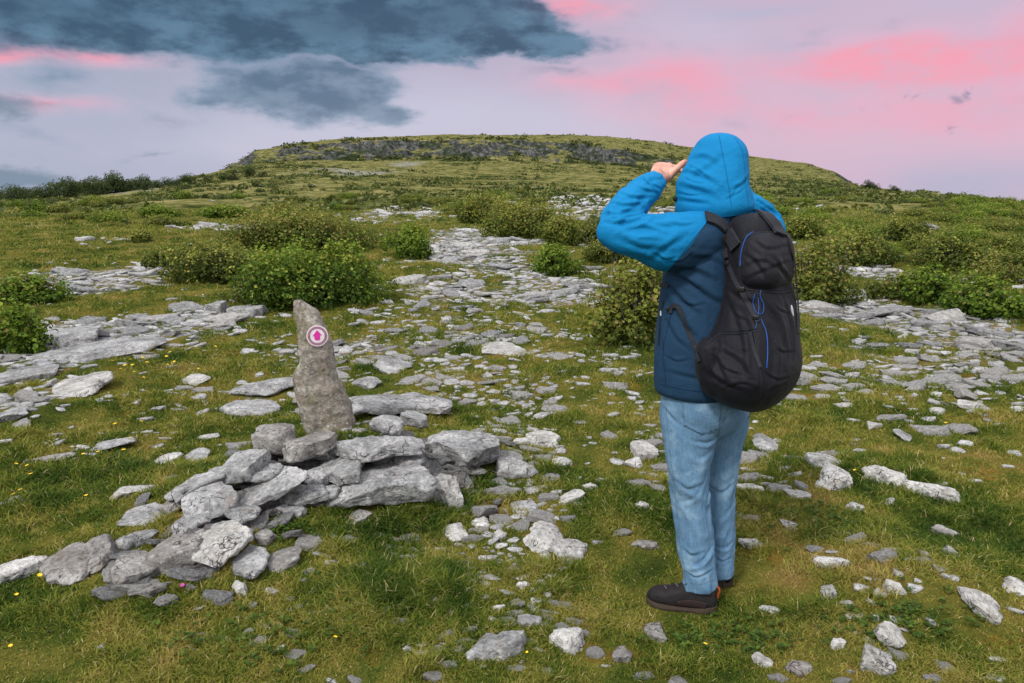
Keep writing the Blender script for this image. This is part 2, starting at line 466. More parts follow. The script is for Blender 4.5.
# small disc under the camera
cm = bpy.data.meshes.new('ground_underfoot'); bmm = bmesh.new()
vs = [bmm.verts.new((gx[0, k], gy[0, k], gz[0, k])) for k in range(nA)]
bmm.faces.new(vs[::-1]); bmm.to_mesh(cm); bmm.free(); cm.materials.append(gm)
link('ground_underfoot', cm, kind='structure')
# ------------------------------------------------------------------ limestone
def stone_mat(name, lo, mid, hi, brown=0.25, warm=(.20, .15, .10), obj=True):
    m, s = new_mat(name)
    if obj:
        tcn = s.n('ShaderNodeTexCoord'); oi = s.n('ShaderNodeObjectInfo')
        v = s.n('ShaderNodeVectorMath', operation='ADD'); s.set(v, 0, tcn.outputs['Object'])
        vm = s.n('ShaderNodeVectorMath', operation='SCALE'); s.set(vm, 0, (7.3, 3.1, 5.7)); s.set(vm, 'Scale', oi.outputs['Random'])
        s.set(v, 1, vm.outputs[0]); p = v.outputs[0]
    else:
        p = s.n('ShaderNodeNewGeometry').outputs['Position']
    a = s.noise(p, 5, 6, .66); b = s.noise(p, 34, 5, .7); cc = s.noise(p, 11, 4, .6)
    f = s.math('ADD', s.math('MULTIPLY', a, .55), s.math('MULTIPLY', b, .45))
    col = s.ramp(f, [(.35, lo), (.5, mid), (.66, hi)])
    col = s.mix(s.smooth(cc, .54, .70, 0, brown), col, warm)
    col = s.mix(s.smooth(s.noise(p, 20, 5, .7), .50, .64, 0, .55), col, lo)
    # pale lichen rosettes and black specks
    vo = s.n('ShaderNodeTexVoronoi', {'Vector': p, 'Scale': 17.0}); 
    lich = s.math('MULTIPLY', s.smooth(vo.outputs['Distance'], .30, .18), s.smooth(s.noise(p, 3.5, 3, .6), .52, .62))
    col = s.mix(s.math('MULTIPLY', lich, .55), col, (.5, .5, .48))
    sp_ = s.smooth(s.noise(p, 55, 4, .75), .56, .66, 0, .75)
    col = s.mix(sp_, col, (.045, .045, .045))
    # karst cracks
    wv = s.n('ShaderNodeVectorMath', operation='ADD'); s.set(wv, 0, p); 
    nn = s.n('ShaderNodeVectorMath', operation='SCALE'); s.set(nn, 0, s.noise(p, 6, 3, .6, 0, 1)); nn.inputs['Scale'].default_value = .30; s.set(wv, 1, nn.outputs[0])
    ve = s.n('ShaderNodeTexVoronoi', {'Vector': wv.outputs[0], 'Scale': 7.0}, feature='DISTANCE_TO_EDGE')
    crack = s.math('MULTIPLY', s.smooth(ve.outputs['Distance'], .022, .0), s.smooth(s.noise(p, 6.0, 3, .6), .52, .62))
    col = s.mix(s.math('MULTIPLY', crack, .75), col, (.03, .03, .03))
    h = s.math('ADD', s.math('MULTIPLY', b, .6), s.math('MULTIPLY', a, .9))
    h = s.math('SUBTRACT', h, s.math('MULTIPLY', crack, .5))
    h = s.math('ADD', h, s.math('MULTIPLY', s.noise(p, 90, 3, .7), .25))
    finish(s, col, .9, s.bump(h, 1.0, .030 if obj else .045), spec=.2)
    return m
M_rock = stone_mat('limestone', (.08, .082, .084), (.29, .292, .295), (.60, .60, .60), .35)
M_rock_pale = stone_mat('pale_limestone', (.14, .135, .128), (.42, .415, .40), (.70, .695, .68), .35, (.30, .24, .18))
M_rock_brown = stone_mat('weathered_limestone', (.09, .085, .08), (.24, .23, .22), (.48, .47, .455), .55, (.15, .11, .075))
M_rubble = stone_mat('limestone_rubble', (.14, .14, .14), (.40, .40, .40), (.70, .70, .70), .2, (.2, .15, .1), False)

_ico = {}
def ico(level):
    if level not in _ico:
        b = bmesh.new(); bmesh.ops.create_icosphere(b, subdivisions=level, radius=1)
        b.verts.ensure_lookup_table()
        _ico[level] = (np.array([v.co[:] for v in b.verts]), np.array([[v.index for v in f.verts] for f in b.faces]))
        b.free()
    return _ico[level]
def rock_shape(rng, level, half, cuts=13, rough=.15, strata=0.0, seed=0, flat=.35):
    """unit rock cut by planes, then worn; half = (hx, hy, hz) metres"""
    v, f = ico(level); v = v.copy()
    for k in range(cuts):
        n = rng.normal(size=3)
        if k % 2: n[2] *= .25
        n /= np.linalg.norm(n); d = rng.uniform(.5, .86)
        t = v @ n - d
        v -= np.outer(np.maximum(t, 0) * .93, n)
    top = rng.uniform(flat, flat + .2)
    v[:, 2] = np.where(v[:, 2] > top, top + (v[:, 2] - top) * .12, v[:, 2])
    v[:, 2] = np.where(v[:, 2] < -top, -top + (v[:, 2] + top) * .12, v[:, 2])
    v -= (v.max(0) + v.min(0)) / 2
    v /= (v.max(0) - v.min(0)) / 2
    h = np.array(half); hm = float(min(h[0], h[1]))
    p = v * h
    so = seed * 3.77
    q = p / hm
    nrm = v / np.linalg.norm(v, axis=1)[:, None]
    amp = min(h[2] * 1.3, hm) * rough
    dsp = (fbm3(q * 1.6 + so, 3, seed) - .5) * 2.4 * amp + (fbm3(q * 6 + so, 3, seed + 9, .65) - .5) * 1.3 * amp
    # karst grooves
    gr = np.abs(fbm3(q * 2.3 + so + 50, 2, seed + 3) - .5)
    dsp -= np.exp(-(gr / .020) ** 2) * min(hm * .10, h[2] * .8) * np.clip((fbm3(q * 1.1 + so, 1, seed + 5) - .35) * 4, 0, 1)
    pit = fbm3(q * 9 + so + 20, 2, seed + 8); dsp -= np.clip(pit - .62, 0, 1) * amp * 3.0
    outl = (fbm3(q * np.array([2.2, 2.2, .3]) + so + 9, 3, seed + 31) - .5) * hm * .62
    p = p + nrm * dsp[:, None]
    p[:, :2] += nrm[:, :2] * outl[:, None]
    if strata:
        ph = q[:, 2] * hm / (strata) + fbm3(q * .8 + so, 2, seed) * 2
        st = (np.abs((ph % 1) - .5) * 2) ** 3
        p[:, :2] *= (1 - .06 * st)[:, None]
    return p, f
FOOT = []        # stone footprints, so turf does not grow through them
def add_stone(name, px, py, wpx, hpx, T, yaw=0, tilt=0, dz=0.0, label=None, cat='stone', group=None, mat=None, level=4, sink=.45, cuts=13, strata=0, pitch=0, rough=.15):
    c = ground(px, py, dz + T * .3)
    dep = c.y * cp - (c.z - CAMH) * sp
    hor = math.hypot(c.x, c.y); a = math.atan2(CAMH - c.z, hor)
    W = wpx * dep / FPX
    D = max((hpx * dep / FPX - T * math.cos(a)) / math.sin(a), .38 * W)
    D = min(D, 1.6 * W)
    Tz = T * (1 + sink)
    seed = int(px * 7 + py * 13) % 9973
    rng = np.random.default_rng(seed)
    p, f = rock_shape(rng, level, (W / 2 * 1.03, D / 2 * 1.03, Tz / 2), cuts, rough, strata, seed)
    me = mesh_np(name, p, f, True, mat or M_rock)
    o = link(name, me, label=label, cat=cat, group=group)
    o.location = (c.x, c.y, c.z - T * .3 + T - Tz / 2)
    az_ = -math.atan2(c.x, c.y)
    o.rotation_euler = (R(pitch), R(-tilt), az_ + R(yaw))
    FOOT.append((c.x, c.y, W / 2, D / 2, az_ + R(yaw)))
    return o
G, Pl, Br = M_rock, M_rock_pale, M_rock_brown
S = 'flat_stone'; B = 'boulder'; E = 'embedded_rock'
gC = 'stones heaped round the foot of the marker'
gE = 'pale rocks showing through the turf'
gP = 'slabs of the limestone pavement'
# name, x, y, w, h, thick, yaw, tilt, dz, material, group, label
HAND = [
 (S, 378, 482, 112, 44, .13, -4, 3, .05, G, gC, 'largest flat grey slab at the front of the heap below the marker stone', dict(level=5)),
 (S, 376, 446, 92, 28, .08, 3, 1, .15, G, gC, 'long flat slab lying just right of the marker foot, behind the largest front slab', dict(level=5)),
 (S, 459, 447, 84, 40, .15, -3, -6, .03, G, gC, 'broad rounded grey slab at the right end of the heap, sloping down to the right', dict(level=5)),
 (B, 516, 468, 42, 24, .10, 0, 0, 0, G, gC, 'small squarish block lying just past the right end of the heap', {}),
 (B, 443, 492, 34, 54, .17, 10, 12, 0, Pl, gC, 'upright pale block with yellow lichen propped against the right of the front slab', dict(level=5)),
 (S, 344, 466, 44, 34, .05, 20, 20, .12, G, gC, 'tilted grey slab tucked under the upper slab, left of the largest front slab', {}),
 (S, 271, 490, 78, 26, .06, 8, 24, .07, G, gC, 'long narrow slab slanting up to the right below the middle of the heap', dict(level=5)),
 (S, 304, 492, 42, 22, .06, 0, 4, .05, G, gC, 'small flat slab wedged between the slanting slab and the largest front slab', {}),
 (S, 209, 500, 54, 32, .08, 4, 8, .06, G, gC, 'smooth blunt slab at the left of the heap, below the pair of leaning slabs', dict(level=5)),
 (S, 195, 485, 56, 20, .06, 0, 14, .08, G, gC, 'thin slab leaning up to the right at the upper left of the heap', {}),
 (S, 241, 466, 54, 28, .08, 8, 16, .11, G, gC, 'weathered slab left of the marker, leaning towards it', {}),
 (S, 264, 473, 38, 16, .05, 0, 10, .10, G, gC, 'little flat slab lying between the leaning slabs left of the marker', {}),
 (B, 274, 438, 46, 28, .12, 0, 0, .12, Br, gC, 'dark rounded stone at the left foot of the marker', {}),
 (B, 308, 446, 54, 24, .09, -8, 8, .15, Br, gC, 'layered brown stone directly in front of the marker foot', dict(strata=.03)),
 (S, 224, 541, 56, 38, .08, 6, 10, .03, Pl, gC, 'light grey broken slab in the lower left of the heap', dict(level=5)),
 (S, 174, 554, 54, 38, .09, 4, 6, .02, Br, gC, 'ridged grey slab between the light slab and the curled stone', {}),
 (B, 138, 571, 54, 38, .10, 0, -6, 0, Br, gC, 'curled folded stone at the lower left end of the heap', dict(level=5)),
 (B, 138, 541, 37, 17, .07, 0, 0, 0, G, gC, 'small oblong stone above the curled stone', {}),
 (S, 249, 562, 40, 34, .04, 0, 6, 0, G, gC, 'sunken slab at the bottom edge of the heap, right of the light slab', {}),
 (S, 166, 461, 36, 13, .03, 6, 12, 0, Pl, gC, 'bright white flake of stone lying alone in the grass left of the heap', {}),
 (S, 194, 458, 30, 15, .03, 6, 20, 0, G, gC, 'grey flake of stone leaning beside the bright white flake', {}),
 (B, 134, 492, 42, 15, .06, 0, 0, 0, Pl, gC, 'smooth white rounded stone in the grass at the far left of the heap', {}),
 (S, 149, 515, 50, 24, .03, 0, 6, 0, G, gC, 'flat pocked rock sunk in turf below the smooth white stone', {}),
 (B, 290, 510, 32, 20, .06, 0, 0, .0, G, gC, 'shaded stone under the slanting slab', {}),
 (S, 359, 518, 30, 18, .04, 0, 20, 0, Br, gC, 'slanting stone flake in the grass below the largest front slab', {}),
 (B, 265, 538, 20, 16, .05, 0, 0, 0, Br, gC, 'small brown stone right of the light broken slab', {}),
 (S, 400, 404, 98, 24, .07, 2, -2, .03, G, gC, 'long flat pavement slab behind the heap, right of the marker', dict(level=5)),
 (B, 394, 367, 38, 18, .08, 0, 0, 0, G, gC, 'dark edged boulder in the pavement behind the marker, to its right', {}),
 (B, 366, 384, 28, 13, .07, 0, 10, 0, G, gC, 'small boulder close behind the right shoulder of the marker', {}),
 (B, 387, 425, 30, 18, .08, 0, -10, .12, G, gC, 'dark angular stone on the heap between the two long flat slabs', {}),
 (B, 415, 419, 28, 16, .07, 0, -10, .09, G, gC, 'angular stone at the back of the heap above the rounded right slab', {}),
 (S, 265, 387, 68, 18, .05, 0, 4, 0, G, gP, 'cracked slab of pavement left of the marker at half its height', {}),
 (S, 249, 408, 54, 20, .04, 0, 2, 0, G, gP, 'cracked flat slab of pavement just above the heap, left of the marker foot', {}),
 (S, 350, 410, 34, 14, .06, 0, 0, .05, G, gC, 'grey slab showing just behind the marker foot on the right', {}),
 (S, 226, 473, 34, 16, .05, 0, -5, .08, G, gC, 'small slab filling the gap in the upper left of the heap', {}),
 (B, 316, 476, 26, 18, .06, 0, -5, .08, G, gC, 'fist sized stone wedged above the small flat slab in the heap', {}),
 (B, 330, 492, 26, 14, .05, 0, 5, .06, G, gC, 'stone showing under the left edge of the largest front slab', {}),
 (B, 410, 462, 34, 14, .06, 0, 0, .1, G, gC, 'stone bridging the largest front slab and the rounded right slab', {}),
 (S, 240, 512, 36, 22, .05, 10, -8, .04, G, gC, 'grey slab lying under the middle of the slanting slab', {}),
 (S, 192, 521, 44, 20, .05, 0, 12, .03, G, gC, 'slab with a rough top between the smooth blunt slab and the light broken slab', {}),
 (B, 171, 507, 22, 14, .05, 0, 0, .03, Br, gC, 'small brown stone left of the smooth blunt slab', {}),
 (B, 78, 563, 64, 42, .09, 4, 12, 0, Br, gC, 'dark pitted rock in the turf at the far lower left of the heap', dict(level=5)),
 (B, 100, 549, 34, 26, .09, 0, 10, 0, Br, gC, 'dark rock leaning over the far lower left pitted rock', {}),
 (B, 20, 571, 48, 25, .07, 0, 0, 0, Pl, gE, 'pale flat topped rock cut by the left border of the view', dict(level=5)),
 (E, 113, 445, 40, 11, .03, 0, 6, 0, G, gE, 'grey sliver of rock in the grass at the left beside bare dark soil', {}),
 (E, 52, 458, 40, 8, .02, 0, 0, 0, Br, gE, 'low brown rock beside bare dark soil near the left border', {}),
 (E, 208, 437, 22, 7, .02, 0, 0, 0, Pl, gE, 'thin pale rock in the grass above the leaning slabs', {}),
 (E, 284, 560, 36, 24, .03, 0, 10, 0, Br, gE, 'crumbly broken rock in turf right of the sunken slab', dict(rough=.2)),
 (E, 240, 588, 14, 18, .04, 0, 20, 0, Pl, gE, 'small pale rock below the sunken slab', {}),
 (S, 504, 349, 48, 15, .04, 0, -4, 0, Pl, gE, 'bright flat rock in the grass above and right of the heap', {}),
 (E, 543, 441, 38, 20, .06, 0, 0, 0, Pl, gE, 'white rock split by dark cracks in the middle of the grass', dict(cuts=16)),
 (E, 521, 443, 16, 10, .05, 0, 0, 0, Pl, gE, 'small stone touching the left of the white cracked rock', {}),
 (B, 545, 536, 40, 38, .05, 0, -6, 0, Pl, gE, 'left lobe of the large embedded rock in the lower middle', dict(level=5)),
 (E, 570, 549, 38, 22, .04, 0, -6, 0, Pl, gE, 'right lobe of the large embedded rock in the lower middle', {}),
 (B, 497, 646, 56, 34, .06, 0, 8, 0, G, gE, 'grey rock at the bottom border left of the centre', dict(level=5)),
 (E, 530, 622, 24, 15, .03, 0, 0, 0, G, gE, 'small rock up and right of the grey bottom rock', {}),
 (B, 566, 640, 38, 28, .07, 0, 0, 0, Pl, gE, 'pocked pale rock at the bottom border near the centre', dict(level=5)),
 (E, 654, 632, 22, 24, .04, 0, -20, 0, Br, gE, 'upright brown rock just below the black boot', {}),
 (E, 622, 655, 20, 17, .03, 0, 0, 0, Br, gE, 'brown stone at the bottom border below the boot toe', {}),
 (E, 453, 532, 26, 24, .03, 0, 10, 0, Pl, gE, 'broken white stone right below the upright pale block', dict(cuts=16)),
 (E, 481, 523, 20, 14, .03, 0, 0, 0, Pl, gE, 'white crumb of stone right of the upright pale block base', {}),
 (E, 500, 536, 14, 12, .03, 0, -10, 0, Pl, gE, 'little yellowish stone between the broken white stone and the large embedded rock', {}),
 (E, 526, 508, 28, 15, .02, 0, 0, 0, G, gE, 'flat grey patch of rock above the large embedded rock', {}),
 (E, 571, 497, 30, 16, .03, 0, 14, 0, Pl, gE, 'long knobbly pale rock up and right of the large embedded rock', {}),
 (E, 590, 488, 16, 9, .04, 0, 10, 0, Pl, gE, 'small pale stone at the upper end of the long knobbly rock', {}),
 (E, 562, 464, 20, 12, .04, 0, 0, 0, Pl, gE, 'small white stone midway between the cracked rock and the knobbly rock', {}),
 (E, 488, 558, 20, 6, .02, 0, 0, 0, Pl, gE, 'thin chip of stone below and left of the large embedded rock', {}),
 (E, 523, 586, 14, 9, .03, 0, -10, 0, Pl, gE, 'tiny white stone below the large embedded rock', {}),
 (E, 452, 582, 14, 6, .02, 0, 0, 0, G, gE, 'tiny flat stone in green herbs at the lower middle', {}),
 (E, 499, 609, 12, 7, .03, 0, 0, 0, Pl, gE, 'tiny pale stone above the grey bottom rock', {}),
 (E, 409, 558, 22, 5, .02, 0, 0, 0, Br, gE, 'small row of brown stone chips in the grass below the heap', {}),
 (E, 644, 452, 28, 24, .05, 0, -10, 0, Pl, gE, 'pale rock half hidden by the left side of the jeans', {}),
 (E, 633, 463, 18, 12, .04, 0, 0, 0, Pl, gE, 'small pale stone left of the jeans', {}),
 (E, 645, 545, 28, 9, .02, 0, 0, 0, Br, gE, 'low brown stone left of the jeans shin', {}),
 (E, 642, 506, 14, 9, .03, 0, 0, 0, Pl, gE, 'small white stone left of the jeans knee', {}),
 (B, 822, 464, 36, 25, .08, 0, 0, 0, Pl, gE, 'upper part of the biggest rock in the grass right of the jeans', dict(level=5)),
 (B, 836, 479, 32, 26, .09, 0, -15, 0, Pl, gE, 'lower part of the biggest rock in the grass right of the jeans', dict(level=5)),
 (B, 883, 477, 38, 20, .08, 0, 0, 0, Pl, gE, 'middle rock of the right hand row, beside the biggest one', dict(level=5)),
 (B, 929, 492, 62, 18, .07, 0, -2, 0, Pl, gE, 'long low rock at the right end of the right hand row', dict(level=5)),
 (S, 797, 495, 26, 11, .03, 0, -4, 0, Pl, gE, 'flat square white stone right of the jeans', {}),
 (E, 855, 508, 16, 10, .04, 0, -10, 0, Pl, gE, 'small pale stone below the middle rock of the right hand row', {}),
 (E, 768, 446, 30, 22, .04, 0, -24, 0, G, gE, 'knobbly ridge of rock just right of the jeans pocket height', dict(rough=.2)),
 (E, 750, 488, 28, 9, .03, 0, 0, 0, Pl, gE, 'low rock behind the jeans knee on the right', {}),
 (E, 748, 518, 24, 8, .02, 0, 0, 0, Br, gE, 'low brown rock right of the jeans shin', {}),
 (E, 790, 526, 22, 12, .02, 0, -24, 0, Pl, gE, 'slanting chip of rock in the grass right of the jeans shin', {}),
 (E, 752, 544, 26, 12, .03, 0, -10, 0, Pl, gE, 'pale rock near the right boot', {}),
 (E, 830, 563, 34, 11, .04, 0, 6, 0, Pl, gE, 'pale rock under a mossy rim in the lower right grass', {}),
 (E, 895, 588, 22, 12, .03, 0, -20, 0, Pl, gE, 'slanting white rock in the lower right grass', {}),
 (E, 829, 593, 14, 19, .04, 0, 20, 0, Pl, gE, 'upright little white rock right of the boots', {}),
 (E, 847, 604, 16, 8, .02, 0, 0, 0, Br, gE, 'brownish stone next to the upright little white rock', {}),
 (E, 979, 603, 40, 26, .04, 0, -28, 0, Pl, gE, 'long white rock slanting down near the right border', dict(level=5)),
 (E, 892, 636, 32, 26, .04, 0, -24, 0, Pl, gE, 'mottled pale rock above the bottom right stone', dict(level=5)),
 (B, 878, 664, 32, 26, .05, 0, -15, 0, Pl, gE, 'rock at the bottom border in the lower right', dict(level=5)),
 (E, 1016, 588, 22, 18, .04, 0, -30, 0, Pl, gE, 'rock cut by the right border in the lower right', {}),
 (E, 838, 645, 13, 13, .04, 0, 0, 0, Pl, gE, 'small upright stone left of the mottled pale rock', {}),
 (E, 762, 662, 22, 14, .03, 0, -10, 0, Pl, gE, 'small pale rock at the bottom border below the boots', {}),
 (E, 798, 669, 26, 17, .03, 0, 0, 0, Br, gE, 'brownish rock at the bottom border right of the boots', {}),
 (E, 770, 611, 20, 10, .02, 0, 0, 0, Pl, gE, 'low pale rock right of the black boot', {}),
 (E, 945, 532, 26, 10, .03, 0, -10, 0, Br, gE, 'dull brown rock in the grass on the right', {}),
 (E, 953, 554, 20, 12, .03, 0, -26, 0, Br, gE, 'dull rock slanting in the grass right of centre right', {}),
 (E, 925, 556, 12, 10, .02, 0, 0, 0, Br, gE, 'tiny dull rock beside the slanting dull rock', {}),
 (E, 905, 437, 24, 10, .02, 0, -24, 0, G, gE, 'grey streak of rock above the right hand row', {}),
 (E, 874, 426, 14, 9, .04, 0, 0, 0, Pl, gE, 'small white stone in the grass above the right hand row', {}),
 (E, 937, 411, 14, 8, .03, 0, 0, 0, Pl, gE, 'small pale stone in the right hand grass below the pavement', {}),
 (E, 842, 405, 18, 6, .02, 0, 0, 0, Pl, gE, 'thin pale stone right of the backpack', {}),
 (E, 971, 405, 24, 8, .03, 0, 0, 0, Pl, gE, 'pale stone in the grass near the right border below the pavement', {}),
 (E, 1018, 410, 14, 10, .03, 0, 0, 0, Pl, gE, 'pale stone touching the right border above the lower grass', {}),
 (S, 56, 343, 80, 26, .12, -4, 6, 0, G, gP, 'thick slab with a dark undercut front in the left pavement, right of the bushes', dict(level=5)),
 (S, 95, 352, 120, 22, .08, 0, 3, 0, G, gP, 'longest flat slab of the left pavement', dict(level=5)),
 (S, 78, 388, 68, 24, .04, 4, 12, 0, Pl, gP, 'pale pitted slab below the longest slab of the left pavement', dict(level=5)),
 (S, 28, 375, 62, 18, .06, 0, 4, 0, G, gP, 'slab at the left border below the lower bush', dict(level=5)),
 (S, 12, 415, 30, 14, .05, 0, 8, 0, G, gP, 'lowest slab of the left pavement, cut by the left border', {}),
 (E, 196, 379, 26, 12, .04, 0, 0, 0, Pl, gE, 'double pale stone in the grass below the yellow flowers', {}),
 (B, 216, 308, 22, 17, .12, 0, 8, 0, G, gP, 'upright grey boulder at the left end of the rocks below the big green bush', {}),
 (B, 247, 312, 34, 16, .12, 0, 0, 0, G, gP, 'pair of rounded boulders against the left foot of the big green bush', {}),
 (S, 14, 440, 0, 0, 0, 0, 0, 0, G, gP, '', {}),
]
for (nm, x, y, w_, h_, T, yaw, tilt, dz, mt_, grp, lab, kw) in HAND:
    if w_ == 0: continue
    kw = dict(kw)
    if grp == gC: kw.setdefault('sink', .5); T *= .62
    if grp == gE: T *= .75
    add_stone(nm, x, y, w_, h_, T, yaw, tilt, dz, lab, 'stone' if nm != S else 'slab', grp, mt_, **kw)

# waymark stone: cross sections measured from the photograph, 18 cm thick
prof = [(40, 65, 84), (50, 62, 97), (62, 60, 112), (74, 61, 132), (84, 62, 148), (92, 63, 158), (105, 65, 166), (130, 74, 180), (150, 80, 190), (170, 84, 198), (200, 85, 211), (230, 87, 220), (260, 90, 227), (290, 94, 231), (312, 88, 231), (330, 76, 232), (352, 66, 234), (375, 62, 242), (400, 64, 260), (430, 68, 272), (460, 74, 284), (500, 85, 298), (540, 97, 310), (580, 110, 316), (620, 122, 316), (700, 140, 300)]
MY = 4.86
base_c = ground(325, 432, 0)
MY = base_c.y + .05
NSEG = 56
vs, fs = [], []
for i, (Yz, xl, xr) in enumerate(prof):
    a = U(280 + xl / 4.27, 290 + Yz / 4.27, MY); b = U(280 + xr / 4.27, 290 + Yz / 4.27, MY)
    cx, cz, hw = (a.x + b.x) / 2, (a.z + b.z) / 2, (b.x - a.x) / 2
    k = i / (len(prof) - 1)
    dp = .045 + .075 * min(1, k * 1.6)
    dp = min(dp, hw * 1.2 + .015)
    for s_ in range(NSEG):
        t = 2 * math.pi * s_ / NSEG
        ex = 2 / 2.7
        ux = math.copysign(abs(math.cos(t)) ** ex, math.cos(t)); uy = math.copysign(abs(math.sin(t)) ** ex, math.sin(t))
        vs.append((cx + hw * ux, MY + dp * uy, cz))
vs = np.array(vs)
nr = len(prof)
# resample rings finely
fine_n = 120
tt = np.linspace(0, nr - 1, fine_n); i0 = np.clip(np.floor(tt).astype(int), 0, nr - 2); ft = (tt - i0)[:, None, None]
ring = vs.reshape(nr, NSEG, 3); ring = ring[i0] * (1 - ft) + ring[i0 + 1] * ft
V = ring.reshape(-1, 3)
cen = ring.mean(1, keepdims=True); nn_ = (ring - cen).reshape(-1, 3); nn_[:, 2] = 0; nn_ /= (np.linalg.norm(nn_, axis=1)[:, None] + 1e-6)
V = V + nn_ * ((fbm3(V * 9, 4, 5, .6) - .5) * .036 + (fbm3(V * 38, 2, 8) - .5) * .012)[:, None]
gr = np.abs(fbm3(V * np.array([7, 7, 3.5]) + 4, 3, 77) - .5)
V -= nn_ * (np.exp(-(gr / .02) ** 2) * .010)[:, None]
fc = []
for i in range(fine_n - 1):
    for s_ in range(NSEG):
        s2 = (s_ + 1) % NSEG
        fc.append((i * NSEG + s_, (i + 1) * NSEG + s_, (i + 1) * NSEG + s2, i * NSEG + s2))
tipv = V[:NSEG].mean(0); tipv[2] += .012
V = np.vstack([V, tipv])
for s_ in range(NSEG):
    fc.append((len(V) - 1, s_, (s_ + 1) % NSEG, len(V) - 1))
fc = np.array(fc)
M_way, s = new_mat('waymark_rock')
p = s.n('ShaderNodeTexCoord').outputs['Object']
a = s.noise(p, 7, 6, .7); b = s.noise(p, 45, 5, .7)
colr = s.ramp(s.math('ADD', s.math('MULTIPLY', a, .5), s.math('MULTIPLY', b, .5)), [(.34, (.08, .072, .062)), (.48, (.22, .20, .172)), (.62, (.46, .43, .385))])
zz = s.n('ShaderNodeSeparateXYZ', {0: p}).outputs[2]
colr = s.mix(s.smooth(s.noise(p, 9, 4, .65), .5, .62, 0, .5), colr, (.115, .105, .045))
colr = s.mix(s.math('MULTIPLY', s.smooth(s.noise(p, 12, 4, .7), .5, .6), .5), colr, (.30, .24, .2))
vv = s.n('ShaderNodeTexVoronoi', {'Vector': p, 'Scale': 22.0})
colr = s.mix(s.math('MULTIPLY', s.smooth(vv.outputs['Distance'], .22, .15), s.smooth(s.noise(p, 5, 2, .5), .5, .6)), colr, (.5, .5, .46))
colr = s.mix(s.smooth(s.noise(p, 90, 3, .7), .6, .68, 0, .6), colr, (.03, .03, .025))
finish(s, colr, .92, s.bump(s.math('ADD', a, b), .9, .02), spec=.15)
wm = bpy.data.objects.new('marker_stone', None); coll.objects.link(wm)
wm.location = (base_c.x, MY, base_c.z)
tag(wm, 'tall leaning upright stone on the heap carrying a round pink arrow disc', 'waymark')
bpy.context.view_layer.update()
sm_ = mesh_np('standing_stone', V - np.array(wm.location), fc, True, M_way)
so_ = link('standing_stone', sm_, wm)
bvh = BVHTree.FromPolygons([tuple(v) for v in V], [tuple(f[:3]) if f[0] == f[3] else tuple(f) for f in fc])
hit = bvh.ray_cast(Vector((0, 0, CAMH)), ray(317.2, 335.5).normalized())[0]
def flat_mat(name, colr, rough=.5):
    m, s = new_mat(name); n = s.noise(s.n('ShaderNodeTexCoord').outputs['Object'], 60, 3, .6)
    finish(s, s.mix(s.smooth(n, .3, .7, 0, .25), colr, tuple(c * .7 for c in colr)), rough); return m
M_white = flat_mat('sign_white', (.60, .55, .56)); M_ring = flat_mat('sign_mauve', (.26, .13, .20)); M_mag = flat_mat('sign_magenta', (.50, .02, .27))
def disc_obj(name, mat, outline, z0, z1, parent):
    b = bmesh.new()
    lo = [b.verts.new((x, y, z0)) for x, y in outline]; hi = [b.verts.new((x, y, z1)) for x, y in outline]
    b.faces.new(hi); b.faces.new(lo[::-1]); n = len(outline)
    for i in range(n): b.faces.new((lo[i], lo[(i + 1) % n], hi[(i + 1) % n], hi[i]))
    bmesh.ops.recalc_face_normals(b, faces=b.faces)
    me = bpy.data.meshes.new(name); b.to_mesh(me); b.free(); me.materials.append(mat)
    return link(name, me, parent)
circ = lambda r, n=40: [(r * math.cos(2 * math.pi * i / n), r * math.sin(2 * math.pi * i / n)) for i in range(n)]
dr = .0098 * 6.1
disc = disc_obj('waymark_disc', M_white, circ(dr), -.012, .004, wm)
tocam = Vector((0.28, -1, .12)).normalized()
disc.matrix_world = Matrix.Translation(hit + Vector((0.004, -.012, 0))) @ tocam.to_track_quat('Z', 'Y').to_matrix().to_4x4()
mi = wm.matrix_world.inverted() if False else Matrix.Translation(-Vector(wm.location))
disc.matrix_parent_inverse = Matrix.Identity(4)
disc.location = hit + Vector((0.004, -.012, 0)) - Vector(wm.location)
disc_obj('printed_ring', M_ring, circ(dr * .90), .004, .0055, disc)
disc_obj('pale_centre', M_white, circ(dr * .66), .0055, .0065, disc)
arrow = [(0, .56), (.44, .02), (.24, .06), (.24, -.34), (.12, -.42), (-.12, -.42), (-.28, -.30), (-.28, .0), (-.46, -.02)]
disc_obj('arrow', M_mag, [(x * dr * 1.02, y * dr * 1.02) for x, y in arrow][::-1], .0065, .0080, disc)

for sx in (-1, 1): disc_obj('fixing_screw', flat_mat('screw', (.12, .11, .11)), [(x + sx * dr * .78, y) for x, y in circ(dr * .07, 10)], .0055, .0075, disc)
